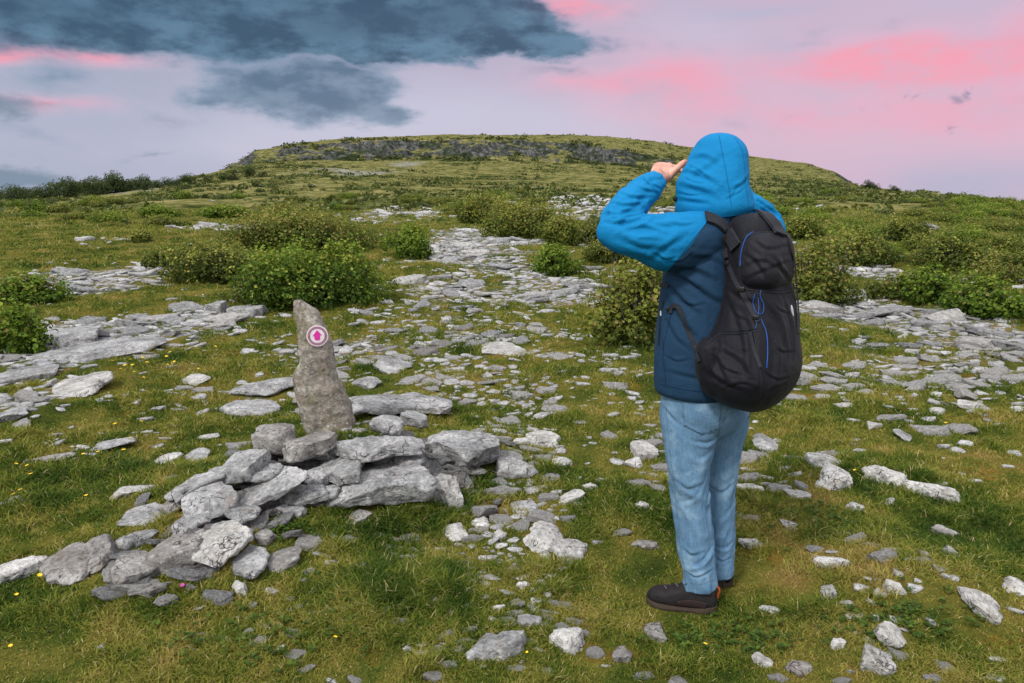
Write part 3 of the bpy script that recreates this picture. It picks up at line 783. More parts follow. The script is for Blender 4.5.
# small stones that fill the heap, and the scattered pavement
rng = np.random.default_rng(4)
cand = []
for k in range(240):
    i = rng.integers(0, 7); a_ = [(150, 572), (200, 535), (245, 500), (290, 475), (330, 470), (390, 462), (450, 470)][i]
    cand.append((a_[0] + rng.normal() * 26, a_[1] + rng.normal() * 14, rng.uniform(7, 22) if k < 150 else rng.uniform(20, 36)))
def Harr(xy): return H(xy[:, 0], xy[:, 1])
protos = []
for k in range(14):
    r2 = np.random.default_rng(100 + k)
    pp, ff = rock_shape(r2, 4, (1, r2.uniform(.5, .9), r2.uniform(.24, .42)), 13, .24, 0, 60 + k, .3)
    protos.append((pp, ff, [mesh_np('stone_shape', pp, ff, True, m_) for m_ in (M_rock, M_rock_pale, M_rock_brown)]))
protolow = []
for k in range(14):
    r2 = np.random.default_rng(300 + k)
    protolow.append(rock_shape(r2, 2, (1, r2.uniform(.5, .9), r2.uniform(.20, .38)), 10, .24, 0, 160 + k, .3))
ninst = 0
def HW(x): return 'at the lower left end of the heap' if x < 170 else ('beside the light broken slab of the heap' if x < 230 else ('in the heap below the slanting slab' if x < 290 else ('in the heap in front of the marker foot' if x < 350 else ('tucked round the largest front slab' if x < 420 else 'round the rounded slab at the right of the heap'))))
for (x, y, s_) in cand:
    c = ground(x, y, .02); W = s_ * math.hypot(c.x, c.y) / FPX / 1.0
    o = link('rubble_stone', protos[ninst % 14][2][int(rng.choice([0, 0, 1, 2]))], label='small loose stone ' + HW(x), cat='stone', group='small loose stones ' + HW(x))
    o.location = (c.x, c.y, c.z - W * .05); o.scale = (W / 2 * 1.2, W / 2 * 1.2, W / 2 * (1.1 if s_ < 18 else .6))
    o.rotation_euler = (rng.uniform(-.4, .4), rng.uniform(-.4, .4), rng.uniform(0, 6.28)); ninst += 1
    FOOT.append((c.x, c.y, W / 2, W / 3, 0))
# candidates: screen-uniform in distance
N = 90000
dd = np.exp(rng.uniform(math.log(2.6), math.log(75), N)); aa = rng.uniform(-.85, .85, N)
x = dd * np.sin(aa); y = dd * np.cos(aa)
rd = rockd(x, y)
base = .003 + .018 * np.clip(fbm2(x / 1.5, y / 1.5, 2, 501) * 3 - 1.4, 0, 1) * (dd > 3.5)
patch = fbm2(x / .9, y / .9, 3, 611)
keep = rng.uniform(0, 1, N) < np.clip((rd - .34) * 1.5, 0, 1) * np.clip(dd / 9, .25, 1) * np.clip((patch - .36) * 5, .10, 1) + base * (dd < 26)
x, y, dd, rd = x[keep], y[keep], dd[keep], rd[keep]
size = rng.lognormal(math.log(.085), .52, len(x)) * (1 + .8 * np.clip(rd - .5, 0, .8)) * (1 + dd / 22)
size = np.clip(size, .03, .45 + dd * .02)
size = np.where(dd < 5.5, size * .55, np.where(dd < 9, np.minimum(size, .24), size * .82))
# small pale chips strewn through the turf
CH = [(520, 430, 130, 75, .9), (620, 440, 60, 90, .8), (560, 350, 110, 40, .9), (440, 360, 110, 40, .8), (480, 500, 90, 40, .45), (760, 500, 90, 60, .16), (860, 600, 130, 60, .13), (900, 375, 130, 22, .6), (150, 400, 130, 40, .22), (600, 545, 70, 40, .14), (330, 345, 70, 20, .7), (250, 300, 90, 30, .3)]
NC = 52000
d3 = np.exp(rng.uniform(math.log(2.2), math.log(17), NC)); a3 = rng.uniform(-.8, .8, NC); x3 = d3 * np.sin(a3); y3 = d3 * np.cos(a3)
f3 = np.full(NC, .006)
for (px, py, rx, ry, k) in CH:
    c_ = ground(px, py); c1 = ground(px + rx, py); c2 = ground(px, py - ry); c4 = ground(px, py + ry)
    f3 = np.maximum(f3, k * np.exp(-((x3 - c_.x) / abs(c1.x - c_.x)) ** 2 - ((y3 - c_.y) / (abs(c2.y - c4.y) / 2)) ** 2))
p3 = fbm2(x3 / .5, y3 / .5, 3, 717)
k3 = rng.uniform(0, 1, NC) < f3 * np.clip((p3 - .44) * 6, 0, 1) * .85 + f3 * .03
x = np.r_[x, x3[k3]]; y = np.r_[y, y3[k3]]; dd = np.r_[dd, d3[k3]]; rd = np.r_[rd, np.zeros(k3.sum())]
size = np.r_[size, np.clip(rng.lognormal(math.log(.062), .5, k3.sum()), .025, .20)]
size = np.where(dd < 3.2, np.minimum(size, .07), size)
# keep clear of the hand-built stones, the boots and one another (coarse grid, biggest first)
order = np.argsort(-size)
occ = {}
sel = []
FT = np.array([(f_[0], f_[1], max(f_[2], f_[3])) for f_ in FOOT])
for i in order:
    X0, Y0, s0 = x[i], y[i], size[i] / 2
    if (X0 - FEET[0]) ** 2 + (Y0 - FEET[1]) ** 2 < .3: continue
    if dd[i] < 9 and np.any((FT[:, 0] - X0) ** 2 + (FT[:, 1] - Y0) ** 2 < (FT[:, 2] * .8 + s0 * .6) ** 2): continue
    cell = (int(X0 / .5), int(Y0 / .5)); bad = False
    for a_ in (-1, 0, 1):
        for b_ in (-1, 0, 1):
            for (u_, v_, w_) in occ.get((cell[0] + a_, cell[1] + b_), ()):
                if (u_ - X0) ** 2 + (v_ - Y0) ** 2 < ((w_ + s0) * .72) ** 2: bad = True; break
            if bad: break
        if bad: break
    if bad: continue
    occ.setdefault(cell, []).append((X0, Y0, s0)); sel.append(i)
sel = np.array(sel)
x, y, dd, rd, size = x[sel], y[sel], dd[sel], rd[sel], size[sel]
z = H(x, y)
infr = np.abs(np.arctan2(x, y)) < .62
app = size / dd * np.where(infr, 1, .01)
order = np.argsort(-app)
NI = 300 - 0
def zone(px, py):
    if py < 300:
        if px < 330: return 'grey slab in the pavement strip behind the left bushes', 'pavement slabs behind the left bushes'
        if px < 700: return 'grey slab in the pavement strip up the middle of the hill', 'pavement slabs up the middle of the hill'
        return 'grey slab in the pavement among the right hand bushes', 'pavement slabs among the right hand bushes'
    if px < 250: return 'grey slab in the broken pavement on the left', 'pavement slabs on the left'
    if px > 790 and py < 352: return 'grey slab in the broken pavement on the right', 'pavement slabs on the right'
    if py < 400: return 'pale stone scattered in the grass beyond the marker', 'stones scattered beyond the marker'
    if px < 560: return 'small pale stone showing through the grass left of the hiker', 'small stones left of the hiker'
    return 'small pale stone showing through the grass round the hiker and to the right', 'small stones right of the hiker'
for n_, i in enumerate(order[:NI]):
    px_, py_, _ = proj(x[i], y[i], z[i])
    lab, grp = zone(px_, py_)
    big = 'large' if app[i] > .035 else ('middling' if app[i] > .022 else 'small')
    lab = big + ' ' + lab.replace('small ', '').replace('large ', ''); grp = grp + ', ' + big
    if 'scattered' in lab or 'showing' in lab:
        wh = 'near the left border' if px_ < 90 else 'near the right border' if px_ > 930 else 'left of the marker' if px_ < 290 else ('just right of the marker' if px_ < 440 else ('left of the hiker' if px_ < 640 else 'right of the hiker'))
        lab = big + ' pale stone lying in the grass ' + wh + (' near the camera' if py_ > 430 else (' at marker height' if py_ > 345 else ' beyond the marker')); grp = lab.replace('stone', 'stones')
    mt_ = 1 if (rng.uniform() < .3 or py_ > 355) else (0 if rng.uniform() < .85 else 2)
    if 'broken pavement' in lab:
        ex = ' at the border' if (px_ < 90 or px_ > 950) else ' towards the middle'
        ex += ', upper edge' if py_ < 330 else ', lower edge'
        lab += ex; grp += ex
    o = link('flat_stone' if 'slab' in lab else 'scattered_stone', protos[n_ % 14][2][mt_], label=lab, cat='slab' if 'slab' in lab else 'stone', group=grp)
    s0 = size[i] / 2; th = rng.uniform(.45, .8)
    o.scale = (s0, s0, s0 * th); o.location = (x[i], y[i], z[i] + s0 * .10 * th)
    o.rotation_euler = (rng.normal() * .13, rng.normal() * .13, rng.normal() * .5 + (math.pi if rng.uniform() < .5 else 0))
    if dd[i] < 9: FOOT.append((x[i], y[i], s0, s0 * .6, 0))
VV, FF, off = [], [], 0
for n_, i in enumerate(order[NI:]):
    pp, ff = protolow[n_ % 14]
    s0 = size[i] / 2; an = rng.normal() * .6; ca, sa = math.cos(an), math.sin(an)
    fl = 1 if rng.uniform() < .5 else -1
    th = rng.uniform(.5, .95)
    q = np.stack([(pp[:, 0] * ca - pp[:, 1] * sa) * fl, (pp[:, 0] * sa + pp[:, 1] * ca) * fl, pp[:, 2] * th], 1) * s0
    q[:, 2] += q[:, 0] * rng.normal() * .16 + q[:, 1] * rng.normal() * .12; q[:, 1] *= rng.uniform(.65, 1.1)
    q += np.array([x[i], y[i], z[i] + s0 * .10 * th])
    VV.append(q); FF.append(ff + off); off += len(pp)
rub = mesh_np('limestone_rubble', np.vstack(VV), np.vstack(FF), True, M_rubble)
link('limestone_rubble', rub, label='grey limestone rubble lying thick over the lower slope', cat='rubble', kind='stuff')
print('stones', len(sel))
# ------------------------------------------------------------------ foliage
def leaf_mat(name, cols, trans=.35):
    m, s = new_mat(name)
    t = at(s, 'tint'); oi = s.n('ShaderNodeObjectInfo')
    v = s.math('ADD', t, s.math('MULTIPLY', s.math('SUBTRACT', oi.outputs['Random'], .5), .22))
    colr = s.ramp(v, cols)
    b = s.n('ShaderNodeBsdfPrincipled', {'Base Color': colr, 'Roughness': .6, 'Specular IOR Level': .18})
    tr = s.n('ShaderNodeBsdfTranslucent', {'Color': s.mix(.5, colr, (.16, .2, .02))})
    mx = s.n('ShaderNodeMixShader', {0: trans, 1: b, 2: tr})
    s.n('ShaderNodeOutputMaterial', {'Surface': mx})
    return m
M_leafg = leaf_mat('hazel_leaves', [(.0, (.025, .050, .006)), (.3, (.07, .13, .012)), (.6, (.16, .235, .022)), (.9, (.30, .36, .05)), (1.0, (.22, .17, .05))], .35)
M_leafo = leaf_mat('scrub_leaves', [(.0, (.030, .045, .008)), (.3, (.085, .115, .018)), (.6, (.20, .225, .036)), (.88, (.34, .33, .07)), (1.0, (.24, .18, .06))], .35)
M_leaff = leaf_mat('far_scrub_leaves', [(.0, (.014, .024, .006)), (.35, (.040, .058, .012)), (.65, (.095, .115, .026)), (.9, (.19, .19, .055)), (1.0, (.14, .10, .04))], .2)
M_leafd = leaf_mat('tree_leaves', [(.0, (.016, .028, .010)), (.5, (.040, .062, .018)), (1.0, (.085, .11, .03))], .25)
M_bark, s = new_mat('bark'); p = s.n('ShaderNodeTexCoord').outputs['Object']; nbk = s.noise(p, 25, 4, .6)
finish(s, s.ramp(nbk, [(.3, (.03, .024, .018)), (.7, (.11, .095, .08))]), .9, s.bump(nbk, .6, .01))

def leaves(P, Nn, size, rng, fold=.35, aspect=1.0):
    """one folded 4-vertex leaf per point; returns verts, faces (quads)"""
    n = len(P)
    r = rng.normal(size=(n, 3)); t = np.cross(Nn, r); t /= np.linalg.norm(t, axis=1)[:, None] + 1e-9
    b = np.cross(Nn, t)
    L = size[:, None]; W = L * .42 * aspect
    base = P - t * L * .5; tip = P + t * L * .5 - Nn * L * fold * .3
    l = P + b * W + Nn * L * fold * .3; rr = P - b * W + Nn * L * fold * .3
    V = np.stack([base, l, tip, rr], 1).reshape(-1, 3)
    F = np.arange(n * 4).reshape(n, 4)
    return V, F
def crown_points(rng, lobes, n, shell=.72):
    """points through a union of ellipsoid lobes, most of them in clusters near the outside"""
    L = np.array(lobes)
    vol = (L[:, 3] * L[:, 4] * L[:, 5]) ** .66
    k = rng.choice(len(L), n, p=vol / vol.sum())
    d = rng.normal(size=(n, 3)); d /= np.linalg.norm(d, axis=1)[:, None]
    # clumping: reject directions by 3-D noise
    rr = np.where(rng.uniform(size=n) < shell, rng.uniform(.78, 1.06, n), rng.uniform(.2, .85, n))
    P = L[k, :3] + d * L[k, 3:6] * rr[:, None]
    Nn = d / L[k, 3:6]; Nn /= np.linalg.norm(Nn, axis=1)[:, None]
    return P, Nn
def make_bush_mesh(name, seed, w_, dth, h, nleaf, lsize, mat, brown=.15, hole=.44):
    rng = np.random.default_rng(seed)
    lobes = [(w_ * rng.uniform(-.12, .12), 0, h * .34, w_ * .26, dth * .28, h * .40)]
    nl = max(7, int(7 + w_ * 3))
    for i in range(nl):
        fx = rng.uniform(-.72, .72); fy = rng.uniform(-.6, .6)
        rad = math.sqrt(max(.05, 1 - fx * fx - fy * fy * .8))
        hz = h * rng.uniform(.35, 1.0) * (.4 + .6 * rad)
        lw = w_ * rng.uniform(.15, .26)
        lobes.append((fx * w_ / 2, fy * dth / 2, hz * .5, lw, lw * dth / w_ * rng.uniform(.9, 1.2), hz * .52))
    P, Nn = crown_points(rng, lobes, int(nleaf * 1.7))
    q = P / (h * .22)
    cl = fbm3(q + seed, 2, seed)
    keep = (cl > hole - .06 * rng.uniform(size=len(P))) & (P[:, 2] > -.02)
    P, Nn, cl = P[keep], Nn[keep], cl[keep]
    # loose shoots poking out of the outline
    P += Nn * (np.clip(fbm3(P / (h * .09) + 3, 2, seed + 4) - .5, 0, 1) * h * .9)[:, None]
    P[:, 0] *= w_ / 2 / np.percentile(np.abs(P[:, 0]), 98.5); P[:, 1] *= dth / 2 / np.percentile(np.abs(P[:, 1]), 98.5); P[:, 2] *= h * .97 / np.percentile(P[:, 2], 98.5)
    up = Nn * .75 + rng.normal(size=P.shape) * .45; up[:, 2] += .45; up /= np.linalg.norm(up, axis=1)[:, None]
    sz = lsize * rng.uniform(.45, 1.45, len(P))
    V, F = leaves(P, up, sz, rng)
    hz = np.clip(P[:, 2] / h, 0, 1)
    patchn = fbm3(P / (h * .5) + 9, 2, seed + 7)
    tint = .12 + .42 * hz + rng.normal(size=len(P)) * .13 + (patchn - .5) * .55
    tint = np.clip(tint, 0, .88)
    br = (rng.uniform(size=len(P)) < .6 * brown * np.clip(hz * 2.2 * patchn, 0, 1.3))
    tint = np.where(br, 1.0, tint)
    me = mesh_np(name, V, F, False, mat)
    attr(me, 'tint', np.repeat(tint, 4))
    return me
def stems_mesh(name, seed, w_, dth, h, n=14):
    rng = np.random.default_rng(seed); V, F = [], []
    for i in range(n):
        a = rng.uniform(0, 6.28); r1 = rng.uniform(.12, .34)
        pts = [np.array([.06 * w_ * math.cos(a), .06 * dth * math.sin(a), -.05])]
        for k in range(1, 6):
            q = k / 5
            pts.append(np.array([math.cos(a) * r1 * w_ * q + rng.normal() * .02 * w_, math.sin(a) * r1 * dth * q + rng.normal() * .02 * w_, h * .62 * q ** .8]))
        tube_np(V, F, pts, [.016 * h * (1 - .15 * k) + .002 for k in range(6)], 5)
    for i in range(int(n * 1.2)):
        a = rng.uniform(0, 6.28); r1 = rng.uniform(.2, .46); top = h * rng.uniform(.85, 1.12) * (1 - .9 * r1 ** 2)
        p0 = np.array([math.cos(a) * r1 * w_ * .75, math.sin(a) * r1 * dth * .75, top * .45]); p2 = np.array([math.cos(a) * r1 * w_ * 1.05, math.sin(a) * r1 * dth * 1.05, top])
        tube_np(V, F, [p0, (p0 + p2) / 2 + rng.normal(size=3) * .02 * h, p2], [.006 * h, .005 * h, .002 * h], 4)
    return mesh_np(name, np.array(V), np.array(F), True, M_bark)
def tube_np(V, F, pts, rad, n=6):
    base = len(V)
    for i, p in enumerate(pts):
        p = np.array(p, float)
        t = np.array(pts[min(i + 1, len(pts) - 1)], float) - np.array(pts[max(i - 1, 0)], float)
        t /= np.linalg.norm(t) + 1e-9
        a = np.cross(t, [0.31, .2, .9]); a /= np.linalg.norm(a) + 1e-9; b = np.cross(t, a)
        for k in range(n):
            th = 2 * math.pi * k / n
            V.append(p + (a * math.cos(th) + b * math.sin(th)) * rad[i])
    for i in range(len(pts) - 1):
        for k in range(n):
            k2 = (k + 1) % n
            F.append((base + i * n + k, base + i * n + k2, base + (i + 1) * n + k2, base + (i + 1) * n + k))

BUSHES = []
def place_bush(px, pyb, wpx, hpx, seed, mat, label, leafpx=5.0, n=None, brown=.15, depth=.75, name='hazel_bush', group=None):
    c = ground(px, pyb - hpx * .0)
    dep = c.y * cp - (c.z - CAMH) * sp
    W = wpx * dep / FPX; Hh = hpx * dep / FPX * 1.04; D = W * depth
    ls = max(.045, leafpx * dep / FPX * .62)
    if n is None: n = int(min(26000, max(2500, 2.6 * (W * Hh * 1.3 + W * D) / (ls * ls * .42))))
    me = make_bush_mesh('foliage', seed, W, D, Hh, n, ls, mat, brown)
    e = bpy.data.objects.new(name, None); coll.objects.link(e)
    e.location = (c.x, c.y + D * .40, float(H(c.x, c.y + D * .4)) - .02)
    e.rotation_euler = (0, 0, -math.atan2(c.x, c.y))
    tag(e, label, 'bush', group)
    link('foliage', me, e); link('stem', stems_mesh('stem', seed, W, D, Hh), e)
    BUSHES.append((c.x, c.y + D * .4, W / 2, D / 2))
    return e
g1, g2 = M_leafg, M_leafo
gb = 'hazel bushes nearest the marker'
place_bush(313, 310, 150, 62, 11, g1, 'big bright green bush right behind the marker stone', 5.2, brown=.3, group=gb)
place_bush(250, 305, 60, 26, 12, g2, 'low fringe bush joined to the left end of the big bright green bush', 4.5, brown=.4, group=gb)
place_bush(288, 254, 142, 38, 13, g2, 'wide brown topped bush behind the big bright green bush', 4, brown=.5, group=gb)
place_bush(206, 284, 92, 38, 14, g2, 'spreading olive bush left of and above the big bright green bush', 4, brown=.45, group=gb)
place_bush(153, 268, 38, 20, 15, g2, 'small green bush at the left end of the spreading olive bush', 4, group=gb)
place_bush(405, 260, 48, 32, 16, g1, 'round dark green bush standing alone right of the wide brown topped bush', 4, brown=.1, group=gb)
place_bush(553, 277, 52, 31, 17, g1, 'small round yellow green bush alone amid the stones up the middle', 4, brown=.05, group=gb)
place_bush(634, 350, 84, 90, 18, g2, 'tall olive bush hidden partly behind the left side of the hiker', 5, brown=.3, group=gb)
place_bush(16, 306, 74, 30, 19, g1, 'green bush cut by the left border above the lower one', 4.5, brown=.15, group=gb)
place_bush(6, 357, 66, 50, 20, g1, 'yellow green bush cut by the left border, the lower of the two', 5.5, brown=.05, group=gb)
place_bush(155, 219, 38, 12, 21, g1, 'little dark bush in the field at the upper left', 3)
place_bush(219, 217, 46, 12, 22, g1, 'low bush right of the little dark bush in the upper left field', 3)
place_bush(138, 243, 20, 12, 23, g2, 'tiny bush alone in the left field below the little dark bush', 3)
place_bush(484, 224, 58, 28, 24, g2, 'left bush of the dark clump up the middle of the hill', 3.2, brown=.25)
place_bush(530, 240, 96, 36, 25, g2, 'middle bush of the dark clump up the middle of the hill', 3.2, brown=.3)
place_bush(562, 246, 40, 28, 26, g2, 'darker rounded bush at the right end of the clump up the middle', 3.2, brown=.2)
place_bush(604, 244, 44, 28, 27, g2, 'bush between the middle clump and the raised sleeve', 3.2)
place_bush(610, 264, 66, 22, 28, g2, 'low wide bush just under the raised sleeve', 3.4, brown=.3)
place_bush(824, 306, 76, 66, 29, g2, 'big olive bush right beside the backpack', 5, brown=.3)
place_bush(805, 240, 34, 22, 30, g2, 'round bush above the big olive bush by the backpack', 3.5)
place_bush(865, 268, 76, 32, 31, g2, 'bush up and right of the big olive bush by the backpack', 3.8, brown=.25)
place_bush(905, 243, 52, 24, 32, g2, 'mid green bush in the middle of the right hand hillside', 3.5)
place_bush(908, 300, 60, 28, 33, g2, 'low bush at the upper edge of the right hand pavement', 4)
place_bush(948, 306, 72, 36, 34, g1, 'dark green bush over the right hand pavement', 4, brown=.15)
place_bush(1000, 322, 76, 42, 35, g1, 'dark green bush at the right border over the pavement', 4.2, brown=.15)
place_bush(968, 274, 68, 36, 36, g2, 'broad green bush behind the two dark bushes on the right', 3.8, brown=.2)
place_bush(1012, 256, 44, 20, 37, g2, 'bush cut by the right border on the upper slope', 3.6)
place_bush(1005, 285, 52, 26, 38, g2, 'brownish bush cut by the right border behind the dark bush', 3.8, brown=.5)
place_bush(930, 252, 40, 16, 39, g2, 'small bush left of the broad green bush on the right', 3.2)

# prototypes for the many smaller bushes
bp = []
for k in range(6):
    W = 1.0; hh = [.5, .38, .6, .45, .34, .55][k]
    bp.append((make_bush_mesh('foliage', 500 + k, W, .8, hh, 2600, .045, [g2, g2, g1, g2, g2, g1][k], [.2, .4, .1, .3, .35, .1][k]), hh))
rng = np.random.default_rng(77)
# scrub cover, read off the photograph: (x, y, rx, ry, density)
SCR = []
for (px, py, rx, ry, k) in [(120, 205, 180, 7, 1.0), (60, 198, 120, 6, 1.2), (230, 190, 120, 8, 1.0), (520, 208, 80, 8, .8), (400, 196, 160, 6, .6), (620, 225, 50, 14, .7),
                            (900, 225, 140, 16, 1.5), (850, 245, 80, 18, 1.4), (980, 240, 80, 22, 1.5), (960, 272, 90, 16, 1.0), (830, 215, 80, 8, 1.2), (700, 215, 80, 10, .6),
                            (940, 208, 120, 6, 1.3), (300, 230, 60, 8, .25)]:
    c = ground(px, py); a = ground(px + rx, py); b0 = ground(px, max(py - ry, 196)); b1 = ground(px, py + ry)
    SCR.append((c.x, c.y, abs(a.x - c.x), max(2., abs(b0.y - b1.y) / 2), k))
def scrubd(x, y):
    s = np.zeros_like(x)
    for (cx, cy, rx, ry, k) in SCR: s = np.maximum(s, k * np.exp(-(((x - cx) / rx) ** 2 + ((y - cy) / ry) ** 2)))
    return s
N = 14000
dd = np.exp(rng.uniform(math.log(13), math.log(460), N)); aa = rng.uniform(-.9, .9, N)
x = dd * np.sin(aa); y = dd * np.cos(aa)
pn = fbm2(x / (2 + dd * .06), y / (4 + dd * .12), 3, 812)
den = scrubd(x, y) * np.clip((dd - 12) / 20, 0, 1) * .45 + np.clip((dd - 38) / 60, 0, .38) + (np.abs(aa) > .68) * .1
den *= np.where((dd < 55) & (aa < .12), .35, 1)
den *= np.clip(pn * 5 - 2.0, .0, 1.3)
rdv = rockd(x, y)
keep = (rng.uniform(size=N) < den * .8) & (rdv < .55)
for (bx, by, w2, d2) in BUSHES: keep &= ~(((x - bx) / (w2 + .4)) ** 2 + ((y - by) / (d2 + .6)) ** 2 < 1)
x, y, dd, aa = x[keep], y[keep], dd[keep], aa[keep]
wid = rng.uniform(.6, 1.6, len(x)) * (1 + dd / 160) * np.where(dd < 30, .75, .8)
z = H(x, y)
vis = wid / dd * (np.abs(aa) < .63)
order = np.argsort(-vis)
def bzone(px, py):
    side = 'on the left hillside' if px < 250 else ('on the slope above the marker' if px < 430 else ('up the middle slope' if px < 640 else ('on the slope behind the hiker' if px < 800 else ('on the right slope beside the backpack' if px < 900 else 'on the far right slope'))))
    hgt = 'low down' if py > 235 else ('half way up' if py > 208 else 'high up')
    return side, hgt
for n_, i in enumerate(order[:260]):
    me, hh = bp[n_ % 6]
    px_, py_, _ = proj(x[i], y[i], z[i]); sd, hg = bzone(px_, py_)
    kindw = ['olive', 'brownish', 'green', 'olive', 'brownish', 'green'][n_ % 6]
    o = link('scrub_bush', me, label='small %s bush %s %s' % (kindw, hg, sd), cat='bush', group='small %s bushes %s %s' % (kindw, hg, sd))
    s0 = wid[i]; o.scale = (s0, s0, s0 * rng.uniform(.55, .9)); o.location = (x[i], y[i], z[i] - .03 * s0); o.rotation_euler = (0, 0, rng.uniform(-.5, .5) + (math.pi if n_ % 2 else 0))
# the rest, and all that grows beyond: one mass of scrub
def clumps(x, y, z, wid, nper, seed, hk=.5):
    rng = np.random.default_rng(seed); n = len(x)
    k = np.repeat(np.arange(n), nper); m = len(k)
    d = rng.normal(size=(m, 3)); d[:, 2] = np.abs(d[:, 2]); d /= np.linalg.norm(d, axis=1)[:, None]
    rr = rng.uniform(.55, 1.08, m)[:, None]
    hw = wid[k] / 2; hz = wid[k] * hk * rng.uniform(.7, 1.2, n)[k]
    P = np.stack([x[k] + d[:, 0] * hw * rr[:, 0], y[k] + d[:, 1] * hw * rr[:, 0], z[k] + d[:, 2] * hz * rr[:, 0]], 1)
    up = d * .8 + rng.normal(size=d.shape) * .4; up /= np.linalg.norm(up, axis=1)[:, None]
    sz = wid[k] * rng.uniform(.10, .22, m)
    V, F = leaves(P, up, sz, rng, .3, 1.5)
    base = rng.normal(size=n)[k] * .16
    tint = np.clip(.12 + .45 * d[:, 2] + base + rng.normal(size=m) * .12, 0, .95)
    return V, F, np.repeat(tint, 4)
i2 = order[260:]
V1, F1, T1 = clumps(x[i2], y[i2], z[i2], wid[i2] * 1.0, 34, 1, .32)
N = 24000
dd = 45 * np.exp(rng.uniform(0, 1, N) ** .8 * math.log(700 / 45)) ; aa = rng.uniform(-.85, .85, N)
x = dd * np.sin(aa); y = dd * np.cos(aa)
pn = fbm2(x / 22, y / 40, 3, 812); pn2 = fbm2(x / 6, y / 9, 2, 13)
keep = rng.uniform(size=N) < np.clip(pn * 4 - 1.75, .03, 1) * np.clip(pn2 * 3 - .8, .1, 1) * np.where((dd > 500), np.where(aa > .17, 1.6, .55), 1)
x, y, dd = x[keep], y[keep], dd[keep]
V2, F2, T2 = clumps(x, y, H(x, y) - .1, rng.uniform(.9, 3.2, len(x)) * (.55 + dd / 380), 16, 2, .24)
# dark bushes along the cliff foot and rim
az_c = rng.uniform(-.40, .27, 700)
dc = np.where(rng.uniform(size=700) < .75, rng.uniform(455, 484, 700), rng.uniform(500, 512, 700))
xc = dc * np.sin(az_c); yc = dc * np.cos(az_c)
kk = fbm2(az_c * 30, az_c * 0, 3, 5) + rng.normal(size=700) * .06 - .16 * np.exp(-((az_c + .02) / .12) ** 2) > .45
xc, yc = xc[kk], yc[kk]
V3, F3, T3 = clumps(xc, yc, H(xc, yc) - .3, rng.uniform(2.5, 7, len(xc)), 30, 3, .4)
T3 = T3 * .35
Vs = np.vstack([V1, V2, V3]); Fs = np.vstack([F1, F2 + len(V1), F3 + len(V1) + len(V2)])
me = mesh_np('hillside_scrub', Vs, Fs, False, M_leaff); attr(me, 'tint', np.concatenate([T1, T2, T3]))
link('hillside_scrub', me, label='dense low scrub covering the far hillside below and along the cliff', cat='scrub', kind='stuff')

# ------------------------------------------------------------------ trees on the left skyline
def tree_proto(seed, h, w_):
    rng = np.random.default_rng(seed); V, F = [], []
    tube_np(V, F, [(0, 0, -.2), (.05, 0, h * .2), (.0, .05, h * .45), (.1, 0, h * .75)], [.10 * h / 5, .08 * h / 5, .055 * h / 5, .02 * h / 5], 7)
    lobes = []
    for i in range(14):
        a = rng.uniform(0, 6.28); r1 = rng.uniform(.1, .36) * w_; zz_ = h * rng.uniform(.18, .84)
        e = np.array([math.cos(a) * r1, math.sin(a) * r1, zz_])
        tube_np(V, F, [(0, 0, zz_ * .45), e * .6 + np.array([0, 0, zz_ * .2]), e], [.035 * h / 5, .02 * h / 5, .008 * h / 5], 5)
        q = rng.uniform(.16, .27) * w_; lobes.append((e[0], e[1], e[2], q, q, q * .85))
    P, Nn = crown_points(rng, lobes, 3600, .7)
    keep = fbm3(P / (w_ * .10) + seed, 2, seed) > .45; P, Nn = P[keep], Nn[keep]
    up = Nn * .6 + rng.normal(size=P.shape) * .5; up[:, 2] += .3; up /= np.linalg.norm(up, axis=1)[:, None]
    V2, F2 = leaves(P, up, w_ * .045 * rng.uniform(.6, 1.3, len(P)), rng)
    cr = mesh_np('crown', V2, F2, False, M_leafd); attr(cr, 'tint', np.repeat(np.clip(.3 + .5 * (P[:, 2] / h - .5) + rng.normal(size=len(P)) * .2, 0, 1), 4))
    return mesh_np('trunk', np.array(V), np.array(F), True, M_bark), cr
tp = [tree_proto(900 + k, 5, 5.2) for k in range(5)]
rng = np.random.default_rng(31)
px_ = -90
k = 0
while px_ < 262:
    step = rng.uniform(4, 9) if px_ < 190 else rng.uniform(10, 18)
    px_ += step
    d_ = rng.uniform(135, 165) if px_ < 150 else rng.uniform(165, 220)
    a_, _e = azel(px_, 190)
    X0, Y0 = d_ * math.sin(a_), d_ * math.cos(a_)
    hpx = rng.uniform(9, 17) if px_ < 150 else rng.uniform(6, 13)
    if 55 < px_ < 75 or 100 < px_ < 118: hpx = rng.uniform(17, 22)
    sc = hpx * d_ / FPX / 5 * 1.1
    e = bpy.data.objects.new('hill_tree', None); coll.objects.link(e)
    tall = 'tall' if hpx > 16 else ('middling' if hpx > 10 else 'low')
    wh = 'at the left border' if px_ < 40 else ('left of the tree line middle' if px_ < 110 else ('where the tree line thins' if px_ < 180 else 'on the rising skyline left of the cliff'))
    tag(e, '%s dark tree on the left skyline %s' % (tall, wh), 'tree', '%s dark trees on the left skyline %s' % (tall, wh))
    e.location = (X0, Y0, float(H(X0, Y0)) - .9 * sc); e.scale = (sc * rng.uniform(1.0, 1.7), sc * 1.1, sc); e.rotation_euler = (0, 0, rng.uniform(0, 6.28))
    tr, cr = tp[k % 5]
    link('trunk', tr, e); link('crown', cr, e); k += 1
